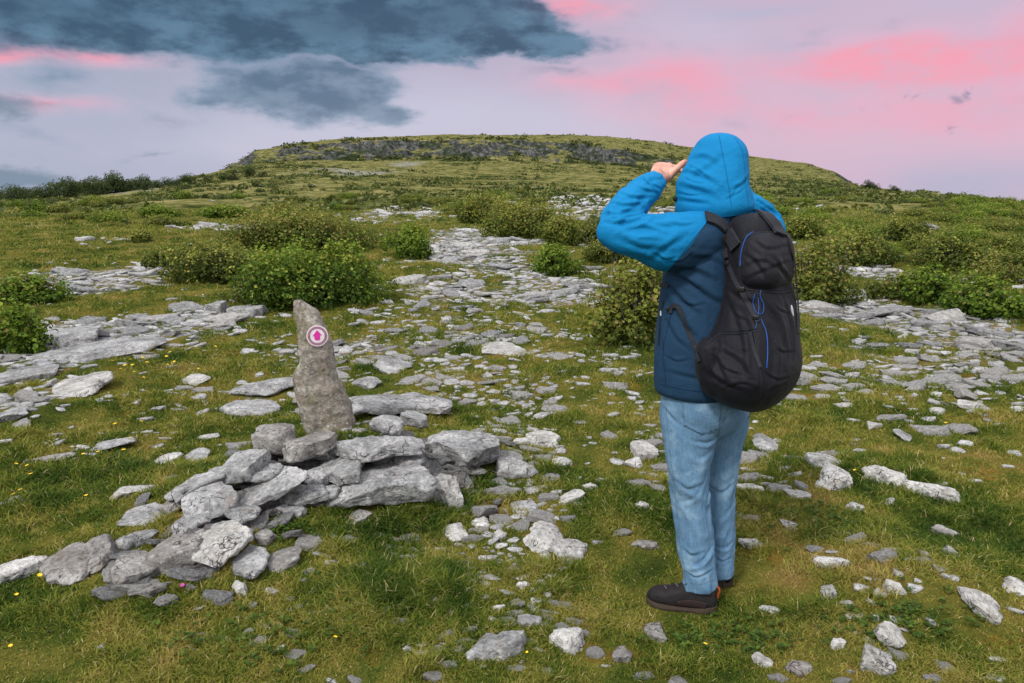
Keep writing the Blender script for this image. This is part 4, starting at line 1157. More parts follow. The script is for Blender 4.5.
# a few small trees on the right hand skyline
for (px, py, hpx) in [(868, 190, 8), (875, 190, 6), (893, 191, 6), (898, 192, 5)]:
    a_, _e = azel(px, py); d_ = 300
    X0, Y0 = d_ * math.sin(a_), d_ * math.cos(a_); sc = hpx * d_ / FPX / 5 * 1.3
    e = bpy.data.objects.new('hill_tree', None); coll.objects.link(e)
    tag(e, 'tiny dark tree on the right hand skyline below the cliff end', 'tree', 'tiny dark trees on the right hand skyline')
    e.location = (X0, Y0, float(H(X0, Y0)) - .2); e.scale = (sc * 1.2, sc, sc)
    tr, cr = tp[k % 5]; link('trunk', tr, e); link('crown', cr, e); k += 1

# ------------------------------------------------------------------ turf: blades of grass
GRES = .02; GX0, GY0, GW, GH = -8., 0., 800, 700
mask = np.zeros((GH, GW), bool)
for (fx, fy, a, b, rot) in FOOT:
    m_ = max(a, b) + .05
    i0, i1 = int((fx - m_ - GX0) / GRES), int((fx + m_ - GX0) / GRES) + 1
    j0, j1 = int((fy - m_ - GY0) / GRES), int((fy + m_ - GY0) / GRES) + 1
    i0, i1, j0, j1 = max(i0, 0), min(i1, GW), max(j0, 0), min(j1, GH)
    if i1 <= i0 or j1 <= j0: continue
    XX, YY = np.meshgrid(np.arange(i0, i1) * GRES + GX0 - fx, np.arange(j0, j1) * GRES + GY0 - fy)
    c_, s_ = math.cos(-rot), math.sin(-rot)
    u_ = (XX * c_ - YY * s_) / a; v_ = (XX * s_ + YY * c_) / b
    mask[j0:j1, i0:i1] |= (u_ ** 2 + v_ ** 2) < .80
def on_stone(x, y):
    i = ((x - GX0) / GRES).astype(int); j = ((y - GY0) / GRES).astype(int)
    ok = (i >= 0) & (i < GW) & (j >= 0) & (j < GH)
    r = np.zeros(len(x), bool); r[ok] = mask[j[ok], i[ok]]; return r
rng = np.random.default_rng(2024)
NB = 2500000
dd = .9 * np.exp(rng.uniform(0, 1, NB) ** 1.2 * math.log(52 / .9)); aa = rng.uniform(-.95, .95, NB)
x = dd * np.sin(aa); y = dd * np.cos(aa)
lush = fbm2(x / .42, y / .42, 3, 303)             # tussocks
wide = fbm2(x / 1.3, y / 1.3, 3, 404)
den = np.clip(.55 + (lush - .42) * 3.2, .42, 1)
# long grass round the heap and on the left
LG = [(400, 520, 75, 22, .75), (330, 510, 50, 16, .6), (120, 470, 110, 16, .5), (390, 590, 90, 30, .5), (120, 600, 120, 22, .35), (840, 470, 60, 18, .6), (560, 372, 30, 8, .2), (540, 570, 60, 10, .5), (960, 500, 70, 30, .35), (470, 490, 30, 12, .6), (720, 660, 60, 15, .3), (60, 500, 70, 20, .4)]
lg = np.zeros(NB)
for (px, py, rx, ry, k) in LG:
    c = ground(px, py); a = ground(px + rx, py); b0 = ground(px, py - ry); b1 = ground(px, py + ry)
    lg = np.maximum(lg, k * np.exp(-((x - c.x) / abs(a.x - c.x)) ** 2 - ((y - c.y) / (abs(b0.y - b1.y) / 2)) ** 2))
keep = (rng.uniform(size=NB) < np.clip(den + lg, 0, 1)) & ~on_stone(x, y) & ((x - FEET[0]) ** 2 + (y - FEET[1]) ** 2 > -1) & (rockd(x, y) * (dd > 6) < .62 + rng.uniform(-.1, .1, NB))
x, y, dd, lush, wide, lg = x[keep], y[keep], dd[keep], lush[keep], wide[keep], lg[keep]
n = len(x)
hgt = (.009 + .017 * np.clip(lush * 2 - .6, 0, 1) + .045 * lg + .035 * np.clip(fbm2(x / .16, y / .16, 2, 909) * 4 - 2.75, 0, 1)) * rng.uniform(.5, 1.5, n) * (1 + dd / 14)
nearf = np.exp(-((x - FEET[0]) ** 2 + (y - FEET[1]) ** 2) / .08); hgt *= 1 - .5 * nearf
wd = (.0008 + .0006 * rng.uniform(size=n)) * (1 + dd / 3.0)
an = rng.uniform(0, 2 * math.pi, n); la = rng.uniform(0, 2 * math.pi, n); lean = rng.uniform(.3, 1.5, n) * hgt
z = H(x, y) - .004
dx, dy = np.cos(an) * wd, np.sin(an) * wd; lx, ly = np.cos(la) * lean, np.sin(la) * lean
b0 = np.stack([x - dx, y - dy, z], 1); b1 = np.stack([x + dx, y + dy, z], 1)
m0 = np.stack([x - dx * .8 + lx * .35, y - dy * .8 + ly * .35, z + hgt * .6], 1); m1 = np.stack([x + dx * .8 + lx * .35, y + dy * .8 + ly * .35, z + hgt * .6], 1)
tp_ = np.stack([x + lx, y + ly, z + hgt * rng.uniform(.75, 1.0, n)], 1)
V = np.stack([b0, b1, m1, m0, tp_], 1).reshape(-1, 3)
ix = np.arange(n)[:, None] * 5
F = np.concatenate([ix + np.array([0, 1, 2]), ix + np.array([0, 2, 3]), ix + np.array([3, 2, 4])], 0)
tint = rng.uniform(0, 1, n)
M_blade, s = new_mat('grass_blades')
pos = s.n('ShaderNodeNewGeometry').outputs['Position']
c = grass_tint(s, pos)
t = at(s, 'tint')
cc = s.math('ADD', c, s.math('MULTIPLY', s.math('SUBTRACT', t, .5), .16))
cc = s.math('SUBTRACT', cc, s.math('MULTIPLY', at(s, 'lush'), .10))
colr = s.ramp(cc, [(.34, (.026, .055, .009)), (.44, (.072, .118, .015)), (.51, (.175, .190, .030)), (.60, (.28, .245, .06)), (.72, (.38, .26, .10))])
colr = s.mix(s.math('GREATER_THAN', t, .965), colr, (.40, .33, .16))
bs = s.n('ShaderNodeBsdfPrincipled', {'Base Color': colr, 'Roughness': .8, 'Specular IOR Level': .08})
tr = s.n('ShaderNodeBsdfTranslucent', {'Color': colr}); mx = s.n('ShaderNodeMixShader', {0: .3, 1: bs, 2: tr}); s.n('ShaderNodeOutputMaterial', {'Surface': mx})
me = mesh_np('grass', V, F, False, M_blade)
attr(me, 'tint', np.repeat(tint, 5)); attr(me, 'lush', np.repeat(np.clip(lg + (lush - .55), 0, 1), 5))
link('grass', me, label='short green and straw coloured turf over the whole foreground', cat='grass', kind='stuff')
print('blades', n)
# broad leaved herbs low in the turf
NB = 9000
P_, lgc = [], [(370, 590, 46, 22), (120, 468, 60, 12), (395, 500, 60, 14), (250, 640, 90, 20), (520, 395, 20, 6), (480, 490, 20, 12), (60, 500, 60, 16), (810, 520, 50, 20), (740, 640, 60, 16), (900, 620, 60, 20), (300, 530, 30, 12)]
for (px, py, rx, ry) in lgc:
    for k in range(70):
        q = ground(px + rng.normal() * rx * .6, py + rng.normal() * ry * .6)
        m_ = rng.integers(4, 8); a0 = rng.uniform(0, 6.28); r0 = rng.uniform(.006, .016)
        for j in range(m_):
            a = a0 + j * 2 * math.pi / m_; P_.append((q.x + math.cos(a) * r0, q.y + math.sin(a) * r0, q.z + rng.uniform(.008, .03), a))
P_ = np.array(P_); ok = ~on_stone(P_[:, 0], P_[:, 1]); P_ = P_[ok]
Nn = np.stack([-np.cos(P_[:, 3]) * .35, -np.sin(P_[:, 3]) * .35, np.ones(len(P_))], 1) + rng.normal(size=(len(P_), 3)) * .2; Nn /= np.linalg.norm(Nn, axis=1)[:, None]
V, F = leaves(P_[:, :3], Nn, rng.uniform(.012, .024, len(P_)), rng)
M_herb = leaf_mat('herb_leaves', [(0, (.025, .055, .008)), (.5, (.05, .10, .012)), (1, (.10, .15, .02))], .3)
me = mesh_np('ground_herbs', V, F, False, M_herb); attr(me, 'tint', np.repeat(rng.uniform(0, 1, len(P_)), 4))
link('ground_herbs', me, label='small green broad leaved herbs growing in patches through the turf', cat='herbs', kind='stuff')
# flowers
M_yel = flat_mat('yellow_petals', (.75, .50, .02)); M_pur = flat_mat('pink_petals', (.42, .05, .28)); M_stalk = flat_mat('stalk', (.05, .11, .02))
def flower_proto(name, mat, hgt, r):
    b = bmesh.new(); V, F = [], []
    for k in range(6):
        a = k * math.pi / 3; c_, s_ = math.cos(a), math.sin(a)
        q = [(0, 0, hgt), (c_ * r * .6 - s_ * r * .45, s_ * r * .6 + c_ * r * .45, hgt + r * .3), (c_ * r, s_ * r, hgt + r * .25), (c_ * r * .6 + s_ * r * .45, s_ * r * .6 - c_ * r * .45, hgt + r * .3)]
        b.faces.new([b.verts.new(v) for v in q])
    me = bpy.data.meshes.new(name); b.to_mesh(me); b.free(); me.materials.append(mat); 
    tube_np(V, F, [(0, 0, -.01), (.002, 0, hgt * .5), (0, 0, hgt)], [.0012] * 3, 4)
    return me, mesh_np('stalk', np.array(V), np.array(F), True, M_stalk)
fy = flower_proto('flower_head', M_yel, .045, .0115); fp = flower_proto('flower_head', M_pur, .04, .014)
YF = [(97, 353), (104, 362), (112, 368), (128, 372), (131, 366), (135, 372), (140, 365), (150, 357), (156, 352), (162, 353), (166, 361), (172, 358), (175, 366), (152, 365), (146, 370), (120, 374), (137, 378), (142, 383), (168, 371), (199, 374), (181, 371), (160, 367), (118, 433), (141, 430), (132, 445), (125, 458), (85, 461), (100, 460), (14, 471), (30, 472), (24, 497), (18, 503), (88, 503), (33, 484), (39, 583), (18, 600), (12, 652), (333, 645), (528, 656), (857, 478), (974, 409), (703, 652), (946, 430), (230, 350), (215, 352)]
for (px, py) in YF:
    q = ground(px, py); sc = max(.55, min(1.5, math.hypot(q.x, q.y) / 3.8)) * rng.uniform(.7, 1.1)
    e = bpy.data.objects.new('yellow_flower', None); coll.objects.link(e)
    wh = ('in the cluster below the left pavement' if py < 400 else ('in the grass beside the bare soil on the left' if py < 520 and px < 300 else ('by the pale rock at the left border' if px < 60 and py < 610 else ('at the lower left' if px < 400 else ('at the bottom centre' if px < 600 else 'in the right hand grass')))))
    tag(e, 'small yellow flower ' + wh, 'flower', 'yellow flowers ' + wh)
    e.location = q; e.scale = (sc,) * 3; e.rotation_euler = (rng.uniform(-.2, .5), rng.uniform(-.2, .2), rng.uniform(0, 6))
    link('flower_head', fy[0], e); link('stalk', fy[1], e)
for (px, py) in [(184, 590), (414, 461), (416, 459), (413, 463), (464, 466), (468, 467), (466, 464), (136, 384), (434, 463)]:
    q = ground(px, py); sc = max(.6, math.hypot(q.x, q.y) / 4.2) * rng.uniform(.8, 1.1)
    e = bpy.data.objects.new('pink_flower', None); coll.objects.link(e)
    wh = 'below the curled stone' if py > 560 else ('between the front slab and the rounded slab' if px < 440 and px > 300 else ('under the end of the rounded slab' if px > 440 else 'under the yellow flower cluster'))
    tag(e, 'small pink purple flower ' + wh, 'flower', 'pink flowers ' + wh)
    e.location = q + Vector((0, 0, .0)); e.scale = (sc,) * 3; e.rotation_euler = (.4, 0, rng.uniform(0, 6))
    link('flower_head', fp[0], e); link('stalk', fp[1], e)
# ------------------------------------------------------------------ the hiker
TH = R(48)
Fv = np.array([-math.sin(TH), math.cos(TH), 0.]); Rv = np.array([math.cos(TH), math.sin(TH), 0.]); Bv = -Fv; Zv = np.array([0, 0, 1.])
UU = lambda px, py, Y: np.array(U(px, py, Y))
GZ = 0.0
def interp_path(arr, n):
    arr = np.array(arr, float); m = len(arr)
    d = np.r_[0, np.cumsum(np.maximum(np.linalg.norm(np.diff(arr[:, :3], axis=0), axis=1), 1e-4))]
    t = np.linspace(0, d[-1], n)
    out = np.zeros((n, arr.shape[1]))
    # catmull-rom by chord length
    for k in range(n):
        i = min(max(np.searchsorted(d, t[k]) - 1, 0), m - 2)
        u = (t[k] - d[i]) / (d[i + 1] - d[i])
        p1, p2 = arr[i], arr[i + 1]
        m1 = (arr[i + 1] - arr[i - 1]) / (d[i + 1] - d[i - 1]) if i > 0 else (p2 - p1) / (d[i + 1] - d[i])
        m2 = (arr[i + 2] - arr[i]) / (d[i + 2] - d[i]) if i < m - 2 else (p2 - p1) / (d[i + 1] - d[i])
        h = d[i + 1] - d[i]
        out[k] = (2*u**3-3*u**2+1)*p1 + (u**3-2*u**2+u)*h*m1 + (-2*u**3+3*u**2)*p2 + (u**3-u**2)*h*m2
    return out, t
def loft(rows, ax1=None, n=60, seg=48, ex=2.0, disp=None, caps=True, upright=False):
    """rows: (x, y, z, r1, r2); ax1: direction of r1. Returns verts, quads (rings then two cap points)"""
    A, t = interp_path(rows, n)
    V = []
    th = np.linspace(0, 2 * math.pi, seg, endpoint=False)
    c, s = np.cos(th), np.sin(th)
    cu = np.sign(c) * np.abs(c) ** (2 / ex); su = np.sign(s) * np.abs(s) ** (2 / ex)
    a1p = np.array(ax1 if ax1 is not None else Rv, float)
    for k in range(n):
        tg = Zv if upright else A[min(k + 1, n - 1), :3] - A[max(k - 1, 0), :3]
        tg = tg / (np.linalg.norm(tg) + 1e-9)
        a1 = a1p - tg * (a1p @ tg); a1 /= np.linalg.norm(a1); a2 = np.cross(tg, a1)
        off = 0 if disp is None else disp(t[k], th, t[-1])
        r1 = max(A[k, 3], .002) + off; r2 = max(A[k, 4], .002) + off
        V.append(A[k, :3] + np.outer(cu * r1, a1) + np.outer(su * r2, a2))
    V = np.vstack(V)
    F = []
    for k in range(n - 1):
        i = np.arange(seg); j = (i + 1) % seg
        F.append(np.stack([k * seg + i, k * seg + j, (k + 1) * seg + j, (k + 1) * seg + i], 1))
    F = np.vstack(F)
    if caps:
        c0, c1 = V[:seg].mean(0), V[-seg:].mean(0)
        nV = len(V); V = np.vstack([V, c0, c1])
        i = np.arange(seg); j = (i + 1) % seg
        F = np.vstack([F, np.stack([j, i, np.full(seg, nV), j], 1), np.stack([(n - 1) * seg + i, (n - 1) * seg + j, np.full(seg, nV + 1), (n - 1) * seg + i], 1)])
    return V, F
def mesh_mixed(name, parts, mat):
    bm = bmesh.new()
    for V, F in parts:
        vs = [bm.verts.new(v) for v in V]
        for f in F:
            ids = list(dict.fromkeys(int(q) for q in f))
            if len(ids) > 2:
                try: bm.faces.new([vs[q] for q in ids])
                except ValueError: pass
    bmesh.ops.recalc_face_normals(bm, faces=bm.faces)
    me = bpy.data.meshes.new(name); bm.to_mesh(me); bm.free()
    if mat: me.materials.append(mat)
    return me
def ball(c, r, ax=(1, 1, 1), lvl=3):
    v, f = ico(lvl); return v * np.array(ax) * r + np.array(c), f
def remesh(name, parts, voxel, smooth_it, mat):
    me = mesh_mixed(name + '_tmp', parts, mat)
    o = bpy.data.objects.new('tmp', me); coll.objects.link(o)
    m = o.modifiers.new('r', 'REMESH'); m.mode = 'VOXEL'; m.voxel_size = voxel; m.use_smooth_shade = True
    if smooth_it:
        m2 = o.modifiers.new('s', 'SMOOTH'); m2.iterations = smooth_it; m2.factor = .5
    dg = bpy.context.evaluated_depsgraph_get(); dg.update()
    out = bpy.data.meshes.new_from_object(o.evaluated_get(dg), depsgraph=dg)
    out.name = name
    bpy.data.objects.remove(o); bpy.data.meshes.remove(me)
    out.materials.clear(); out.materials.append(mat)
    out.polygons.foreach_set('use_smooth', np.ones(len(out.polygons), bool))
    return out
def get_co(me):
    a = np.empty(len(me.vertices) * 3, np.float32); me.vertices.foreach_get('co', a); return a.reshape(-1, 3).astype(float)
def get_no(me):
    a = np.empty(len(me.vertices) * 3, np.float32); me.vertices.foreach_get('normal', a); return a.reshape(-1, 3).astype(float)
def set_co(me, c):
    me.vertices.foreach_set('co', np.ascontiguousarray(c, np.float32).ravel()); me.update()
def bvh_of(*meshes):
    V, P, off = [], [], 0
    for me in meshes:
        c = get_co(me); V += [tuple(v) for v in c]
        P += [tuple(i + off for i in p.vertices) for p in me.polygons]; off += len(c)
    return BVHTree.FromPolygons(V, P)
CAMP = Vector((0, 0, CAMH))
def surf(bv, px, py, lift=0.0):
    h, nrm, _, _ = bv.ray_cast(CAMP, ray(px, py).normalized())
    if h is None: return None, None
    if nrm.dot(ray(px, py)) > 0: nrm = -nrm
    return np.array(h) + np.array(nrm) * lift, np.array(nrm)
def dense(pts, step=2.0):
    """spline through pixel points"""
    a = np.array([(x, y, 0) for x, y in pts], float)
    L = np.linalg.norm(np.diff(a, axis=0), axis=1).sum(); n = max(3, int(L / step))
    return interp_path(a, n)[0][:, :2]
def on_surface(bv, pts, lift, step=2.0):
    out = []
    for x, y in dense(pts, step):
        p, n = surf(bv, x, y, lift)
        if p is not None: out.append((p, n))
    return out
def ribbon(name, bv, pts, width, thick, mat, parent, lift=.003, step=2.0):
    S = on_surface(bv, pts, lift, step)
    if len(S) < 2: return None
    P = np.array([s_[0] for s_ in S]); Nn = np.array([s_[1] for s_ in S])
    for _ in range(2):
        P[1:-1] = P[1:-1] * .5 + (P[:-2] + P[2:]) * .25; Nn[1:-1] = Nn[1:-1] * .5 + (Nn[:-2] + Nn[2:]) * .25
    T = np.gradient(P, axis=0); T /= np.linalg.norm(T, axis=1)[:, None] + 1e-9
    Nn /= np.linalg.norm(Nn, axis=1)[:, None]
    Bn = np.cross(T, Nn); Bn /= np.linalg.norm(Bn, axis=1)[:, None] + 1e-9
    V, F = [], []
    n = len(P)
    for i in range(n):
        w2 = width / 2
        V += [P[i] - Bn[i] * w2, P[i] + Bn[i] * w2, P[i] + Bn[i] * w2 * .95 + Nn[i] * thick, P[i] - Bn[i] * w2 * .95 + Nn[i] * thick]
    for i in range(n - 1):
        for k in range(4):
            F.append((i * 4 + k, i * 4 + (k + 1) % 4, (i + 1) * 4 + (k + 1) % 4, (i + 1) * 4 + k))
    F += [(0, 1, 2, 3), ((n - 1) * 4 + 3, (n - 1) * 4 + 2, (n - 1) * 4 + 1, (n - 1) * 4)]
    me = mesh_mixed(name, [(np.array(V), np.array(F))], mat)
    return link(name, me, parent)
def cord(name, bv, pts, r, mat, parent, lift=.001, step=1.5):
    S = on_surface(bv, pts, lift, step)
    if len(S) < 2: return None
    V, F = [], []
    tube_np(V, F, [s_[0] for s_ in S], [r] * len(S), 6)
    return link(name, mesh_np(name, np.array(V), np.array(F), True, mat), parent)
def creases(me, bv, lines, default=(.011, .005)):
    c = get_co(me); n = get_no(me); d = np.zeros(len(c))
    for ln in lines:
        pts, wdt, amp = ln if len(ln) == 3 else (ln[0], *default)
        S = on_surface(bv, pts, 0, 3.0)
        if len(S) < 2: continue
        P = np.array([s_[0] for s_ in S])
        lo, hi = P.min(0) - .08, P.max(0) + .08
        idx = np.where(np.all((c > lo) & (c < hi), axis=1))[0]
        if not len(idx): continue
        q = c[idx]; best = np.full(len(idx), 9.); side = np.zeros(len(idx)); par = np.zeros(len(idx))
        for k in range(len(P) - 1):
            a, b = P[k], P[k + 1]; ab = b - a; L = ab @ ab + 1e-12
            u = np.clip(((q - a) @ ab) / L, 0, 1); near = a + u[:, None] * ab
            dd_ = np.linalg.norm(q - near, axis=1)
            sd = np.einsum('ij,ij->i', np.cross(np.tile(ab, (len(q), 1)), q - near), n[idx])
            m = dd_ < best; best[m] = dd_[m]; side[m] = np.sign(sd[m]); par[m] = (k + u[m]) / (len(P) - 1)
        env = np.sin(np.pi * np.clip(par, .04, .96)) ** .6
        s_ = best * side
        d[idx] += env * amp * (-np.exp(-(s_ / wdt) ** 2) + .75 * np.exp(-((s_ - 1.7 * wdt) / (1.1 * wdt)) ** 2))
    set_co(me, c + n * d[:, None])

# materials
def cloth(name, base, lightc=None, weave=900, rough=.75, var=.25, wear=None, bumpd=.0011, sheen=.0):
    m, s = new_mat(name)
    p = s.n('ShaderNodeTexCoord').outputs['Object']
    colr = base
    if lightc is not None:
        colr = s.mix(s.smooth(at(s, 'light'), -.0012, .0012), base, lightc)
    a = s.noise(p, 6, 4, .6); b = s.noise(p, 130, 3, .7)
    v = s.math('ADD', s.math('MULTIPLY', s.math('SUBTRACT', a, .5), var), s.math('MULTIPLY', s.math('SUBTRACT', b, .5), var * .9))
    colr = s.mix(1.0, colr, s.n('ShaderNodeCombineColor', {0: s.math('ADD', 1.0, v), 1: s.math('ADD', 1.0, v), 2: s.math('ADD', 1.0, v)}).outputs[0], 'MULTIPLY')
    if wear: colr = wear(s, p, colr)
    wv = s.noise(p, weave, 2, .5); fold = s.noise(p, 26, 3, .55)
    bmp = s.bump(s.math('ADD', s.math('MULTIPLY', fold, 6.0), s.math('ADD', wv, s.math('MULTIPLY', b, 1.5))), .8, bumpd)
    finish(s, colr, rough, bmp, spec=.15, sheen=sheen)
    return m
M_jacket = cloth('jacket_fabric', (.012, .040, .084), (.002, .165, .385), var=.18)
M_hood = cloth('hood_fabric', (.002, .165, .385), var=.15)
M_seamL = cloth('seam_blue', (.002, .10, .28)); M_seamD = cloth('seam_navy', (.004, .018, .05))
def jwear(s, p, c):
    sep_ = s.n('ShaderNodeSeparateXYZ', {0: p})
    st = s.n('ShaderNodeVectorMath', operation='MULTIPLY'); s.set(st, 0, p); st.inputs[1].default_value = (1, 1, .14)
    stn = s.noise(st.outputs[0], 260, 2, .6)
    c = s.mix(s.smooth(stn, .35, .7, 0, .35), c, (.17, .29, .41))
    fd = s.noise(p, 9, 4, .65)
    c = s.mix(s.smooth(fd, .48, .66, 0, .5), c, (.24, .36, .47))
    return s.mix(s.smooth(s.noise(p, 15, 3, .6), .56, .70, 0, .4), c, (.05, .115, .21))
M_jeans = cloth('denim', (.085, .175, .285), wear=jwear, weave=700, rough=.85, var=.3, bumpd=.0009)
M_thread = cloth('denim_thread', (.10, .17, .23))
M_pack = cloth('pack_fabric', (.0065, .007, .011), weave=600, rough=.6, var=.35, bumpd=.0009, sheen=.03)
M_pack2 = cloth('pack_pocket_fabric', (.010, .0105, .015), weave=500, rough=.55, var=.4, sheen=.03)
M_web = cloth('webbing', (.022, .024, .030), weave=400, rough=.7)
M_zipb = flat_mat('blue_zip', (.008, .07, .29), .5); M_plastic = flat_mat('black_plastic', (.012, .012, .013), .35)
M_shoe = cloth('boot_leather', (.014, .012, .013), weave=300, rough=.6, var=.6)
M_shoe2 = cloth('boot_panel', (.022, .014, .014), weave=300, rough=.6, var=.6)
M_sole = cloth('boot_sole', (.05, .037, .028), rough=.8, var=.6); M_orange = flat_mat('orange_tab', (.30, .055, .018), .6)
M_lace = flat_mat('lace', (.11, .09, .085), .7)
M_skin, s = new_mat('skin'); p = s.n('ShaderNodeTexCoord').outputs['Object']
sn = s.noise(p, 60, 4, .6)
bsk = finish(s, s.mix(s.smooth(s.noise(p, 24, 3, .6), .35, .65), (.44, .21, .155), (.58, .31, .24)), .5, s.bump(s.math('ADD', sn, s.noise(p, 300, 2, .5)), .5, .001), spec=.4)
s.set(bsk, 'Subsurface Weight', .12); s.set(bsk, 'Subsurface Scale', .01); s.set(bsk, 'Subsurface Radius', (1.0, .3, .2))
M_hair = flat_mat('hair', (.03, .02, .013), .6)

# ---- joints
Lsh, Lel, Lwr = UU(690, 242, 2.60), UU(613, 234, 2.57), UU(657, 179, 2.745)
Rsh, Rel, Rwr = UU(731, 236, 2.86), UU(771, 230, 3.05), np.array([.845, 3.02, 1.625])
head = UU(712, 170, 2.745)
def fold_fn(seed, spots, base=.0012, fr=13.0, tw=1.6):
    """wrinkles that run round a sleeve or trouser leg; spots = (s, width, amplitude)"""
    def f(sv, th, L):
        P = np.stack([np.cos(th) * tw, np.sin(th) * tw, np.full(len(th), sv * fr) + np.sin(th + seed) * .9], 1)
        nse = fbm3(P + seed * 3.1, 2, seed)
        rid = 1 - np.abs(nse - .5) * 2 * 3.2
        rid = np.clip(rid, -.6, 1)
        amp = base + sum(a * math.exp(-((sv - c0) / w0) ** 2) for c0, w0, a in spots)
        return rid * amp
    return f

# ---- jeans
def legrows(pts): return [(*UU(px, py, Y), a * (.955 if py > 440 else 1), b * (.955 if py > 440 else 1)) for px, py, Y, a, b in pts]
Lleg = legrows([(692, 396, 2.69, .088, .118), (690, 420, 2.675, .090, .118), (689, 445, 2.665, .083, .100), (689, 470, 2.655, .074, .084), (690, 492, 2.655, .070, .076), (693, 520, 2.655, .070, .075), (696, 548, 2.65, .070, .072), (699, 572, 2.64, .063, .065), (700, 587, 2.64, .062, .066)])
Rleg = legrows([(718, 396, 2.79, .090, .118), (719, 420, 2.80, .090, .116), (718, 445, 2.80, .082, .100), (717, 470, 2.80, .074, .085), (717, 495, 2.80, .069, .074), (717, 522, 2.80, .068, .072), (717, 548, 2.79, .066, .070), (717, 563, 2.785, .060, .064), (717, 573, 2.785, .060, .065)])
pelv = legrows([(702, 362, 2.73, .15, .10), (703, 380, 2.73, .165, .128), (704, 398, 2.73, .175, .148), (705, 412, 2.73, .173, .142), (706, 426, 2.735, .150, .110), (706, 436, 2.74, .10, .06)])
jme = remesh('jeans', [loft(Lleg, Rv, 130, 72, 2.1, fold_fn(3, [(.60, .10, .0035), (.76, .07, .006), (.30, .10, .003), (.40, .06, .004)])),
                       loft(Rleg, Rv, 130, 72, 2.1, fold_fn(8, [(.60, .10, .004), (.72, .07, .006), (.38, .08, .005)])),
                       loft(pelv, Rv, 40, 72, 2.3, fold_fn(5, [], .001), upright=True)], .0045, 3, M_jeans)
bj = bvh_of(jme)
creases(jme, bj, [([(719, 436), (708, 443), (692, 441)], .008, .005), ([(722, 424), (730, 415), (742, 410)], .008, .004), ([(717, 446), (700, 458), (684, 452)], .010, .003), ([(715, 462), (708, 500), (711, 546)], .007, .003),
                  ([(674, 480), (688, 490), (704, 484)], .009, .004), ([(706, 478), (694, 498), (678, 503)], .008, .003), ([(678, 455), (682, 500), (687, 540)], .010, .002), ([(682, 548), (692, 556), (706, 552)], .008, .004), ([(713, 545), (702, 562), (688, 566)], .008, .005), ([(685, 572), (697, 578), (713, 570)], .006, .005),
                  ([(712, 488), (722, 493), (736, 482)], .008, .004), ([(735, 500), (726, 515), (714, 522)], .009, .003), ([(734, 540), (726, 548), (715, 546)], .007, .004), ([(714, 556), (722, 562), (732, 557)], .005, .004), ([(664, 408), (673, 420), (684, 428)], .009, .004), ([(744, 418), (738, 445), (734, 480)], .010, .003), ([(700, 440), (696, 470), (693, 495)], .014, .003)])

# ---- person: one continuous body under the clothes
def finger(p0, dirs, lens, r0, r1):
    pts = [np.array(p0, float)]
    for d, l in zip(dirs, lens):
        d = np.array(d, float); d /= np.linalg.norm(d); pts.append(pts[-1] + d * l)
    n = len(pts); rows = [(*q, r0 + (r1 - r0) * i / (n - 1), r0 + (r1 - r0) * i / (n - 1)) for i, q in enumerate(pts)]
    e = pts[-1] + (pts[-1] - pts[-2]) / np.linalg.norm(pts[-1] - pts[-2]) * r1 * .7
    rows.append((*e, r1 * .55, r1 * .55))
    return loft(rows, [.3, .2, .9], 22, 16)
parts = []
parts.append(loft([(*(UU(704, 418, 2.73)), .12, .08), (*(UU(704, 395, 2.73)), .155, .105), (*(UU(703, 340, 2.73)), .135, .10), (*(UU(706, 290, 2.73)), .16, .11), (*(UU(710, 250, 2.73)), .175, .095), (*(UU(713, 232, 2.73)), .13, .075), (*(UU(714, 218, 2.735)), .065, .06), (*(UU(713, 200, 2.74)), .056, .06), (*(UU(712, 185, 2.745)), .058, .07)], Rv, 60, 40, upright=True))
hv, hf = ico(4); hp = hv * np.array([.073, .092, .114])
# a face: brow, nose, mouth and chin on the far side of the head (local y = forward)
jaw = np.clip(-hp[:, 2] / .118, 0, 1); hp[:, 0] *= 1 - .28 * jaw; hp[:, 1] *= 1 - .10 * jaw
fr = hp[:, 1] > 0
hp[:, 1] += fr * (.022 * np.exp(-(hp[:, 0] / .011) ** 2 - ((hp[:, 2] + .012) / .022) ** 2) - .008 * np.exp(-((np.abs(hp[:, 0]) - .03) / .014) ** 2 - ((hp[:, 2] - .006) / .012) ** 2) + .006 * np.exp(-(hp[:, 0] / .022) ** 2 - ((hp[:, 2] + .052) / .008) ** 2))
hw = head + np.outer(hp[:, 0], Rv) + np.outer(hp[:, 1], Fv) + np.outer(hp[:, 2], Zv)
parts.append((hw, hf))
for sg in (-1, 1): parts.append(ball(head + Rv * sg * .078 + Fv * -.005 + Zv * -.005, 1, (.012, .018, .03), 2))
parts.append(loft([(*(Lsh + Rv * .08), .05, .05), (*Lsh, .058, .058), (*((Lsh + Lel) / 2), .047, .047), (*Lel, .040, .040)], Zv, 30, 24))
parts.append(loft([(*Lel, .040, .040), (*(Lel * .6 + Lwr * .4), .040, .040), (*Lwr, .027, .033), (*(Lwr + (Lwr - Lel) * .08), .026, .034)], Fv, 30, 24))
parts.append(loft([(*(Rsh - Rv * .08), .05, .05), (*Rsh, .058, .058), (*((Rsh + Rel) / 2), .047, .047), (*Rel, .040, .040)], Zv, 30, 24))
parts.append(loft([(*Rel, .040, .040), (*(Rel * .6 + Rwr * .4), .040, .040), (*Rwr, .027, .033)], Fv, 30, 24))
parts.append(ball(Lel, .042)); parts.append(ball(Rel, .042))
for rows in (Lleg, Rleg):
    parts.append(loft([(r_[0], r_[1], r_[2], r_[3] * .82 if i < 3 else r_[3] * .68, r_[4] * .8 if i < 3 else r_[4] * .68) for i, r_ in enumerate(rows)], Rv, 50, 30))
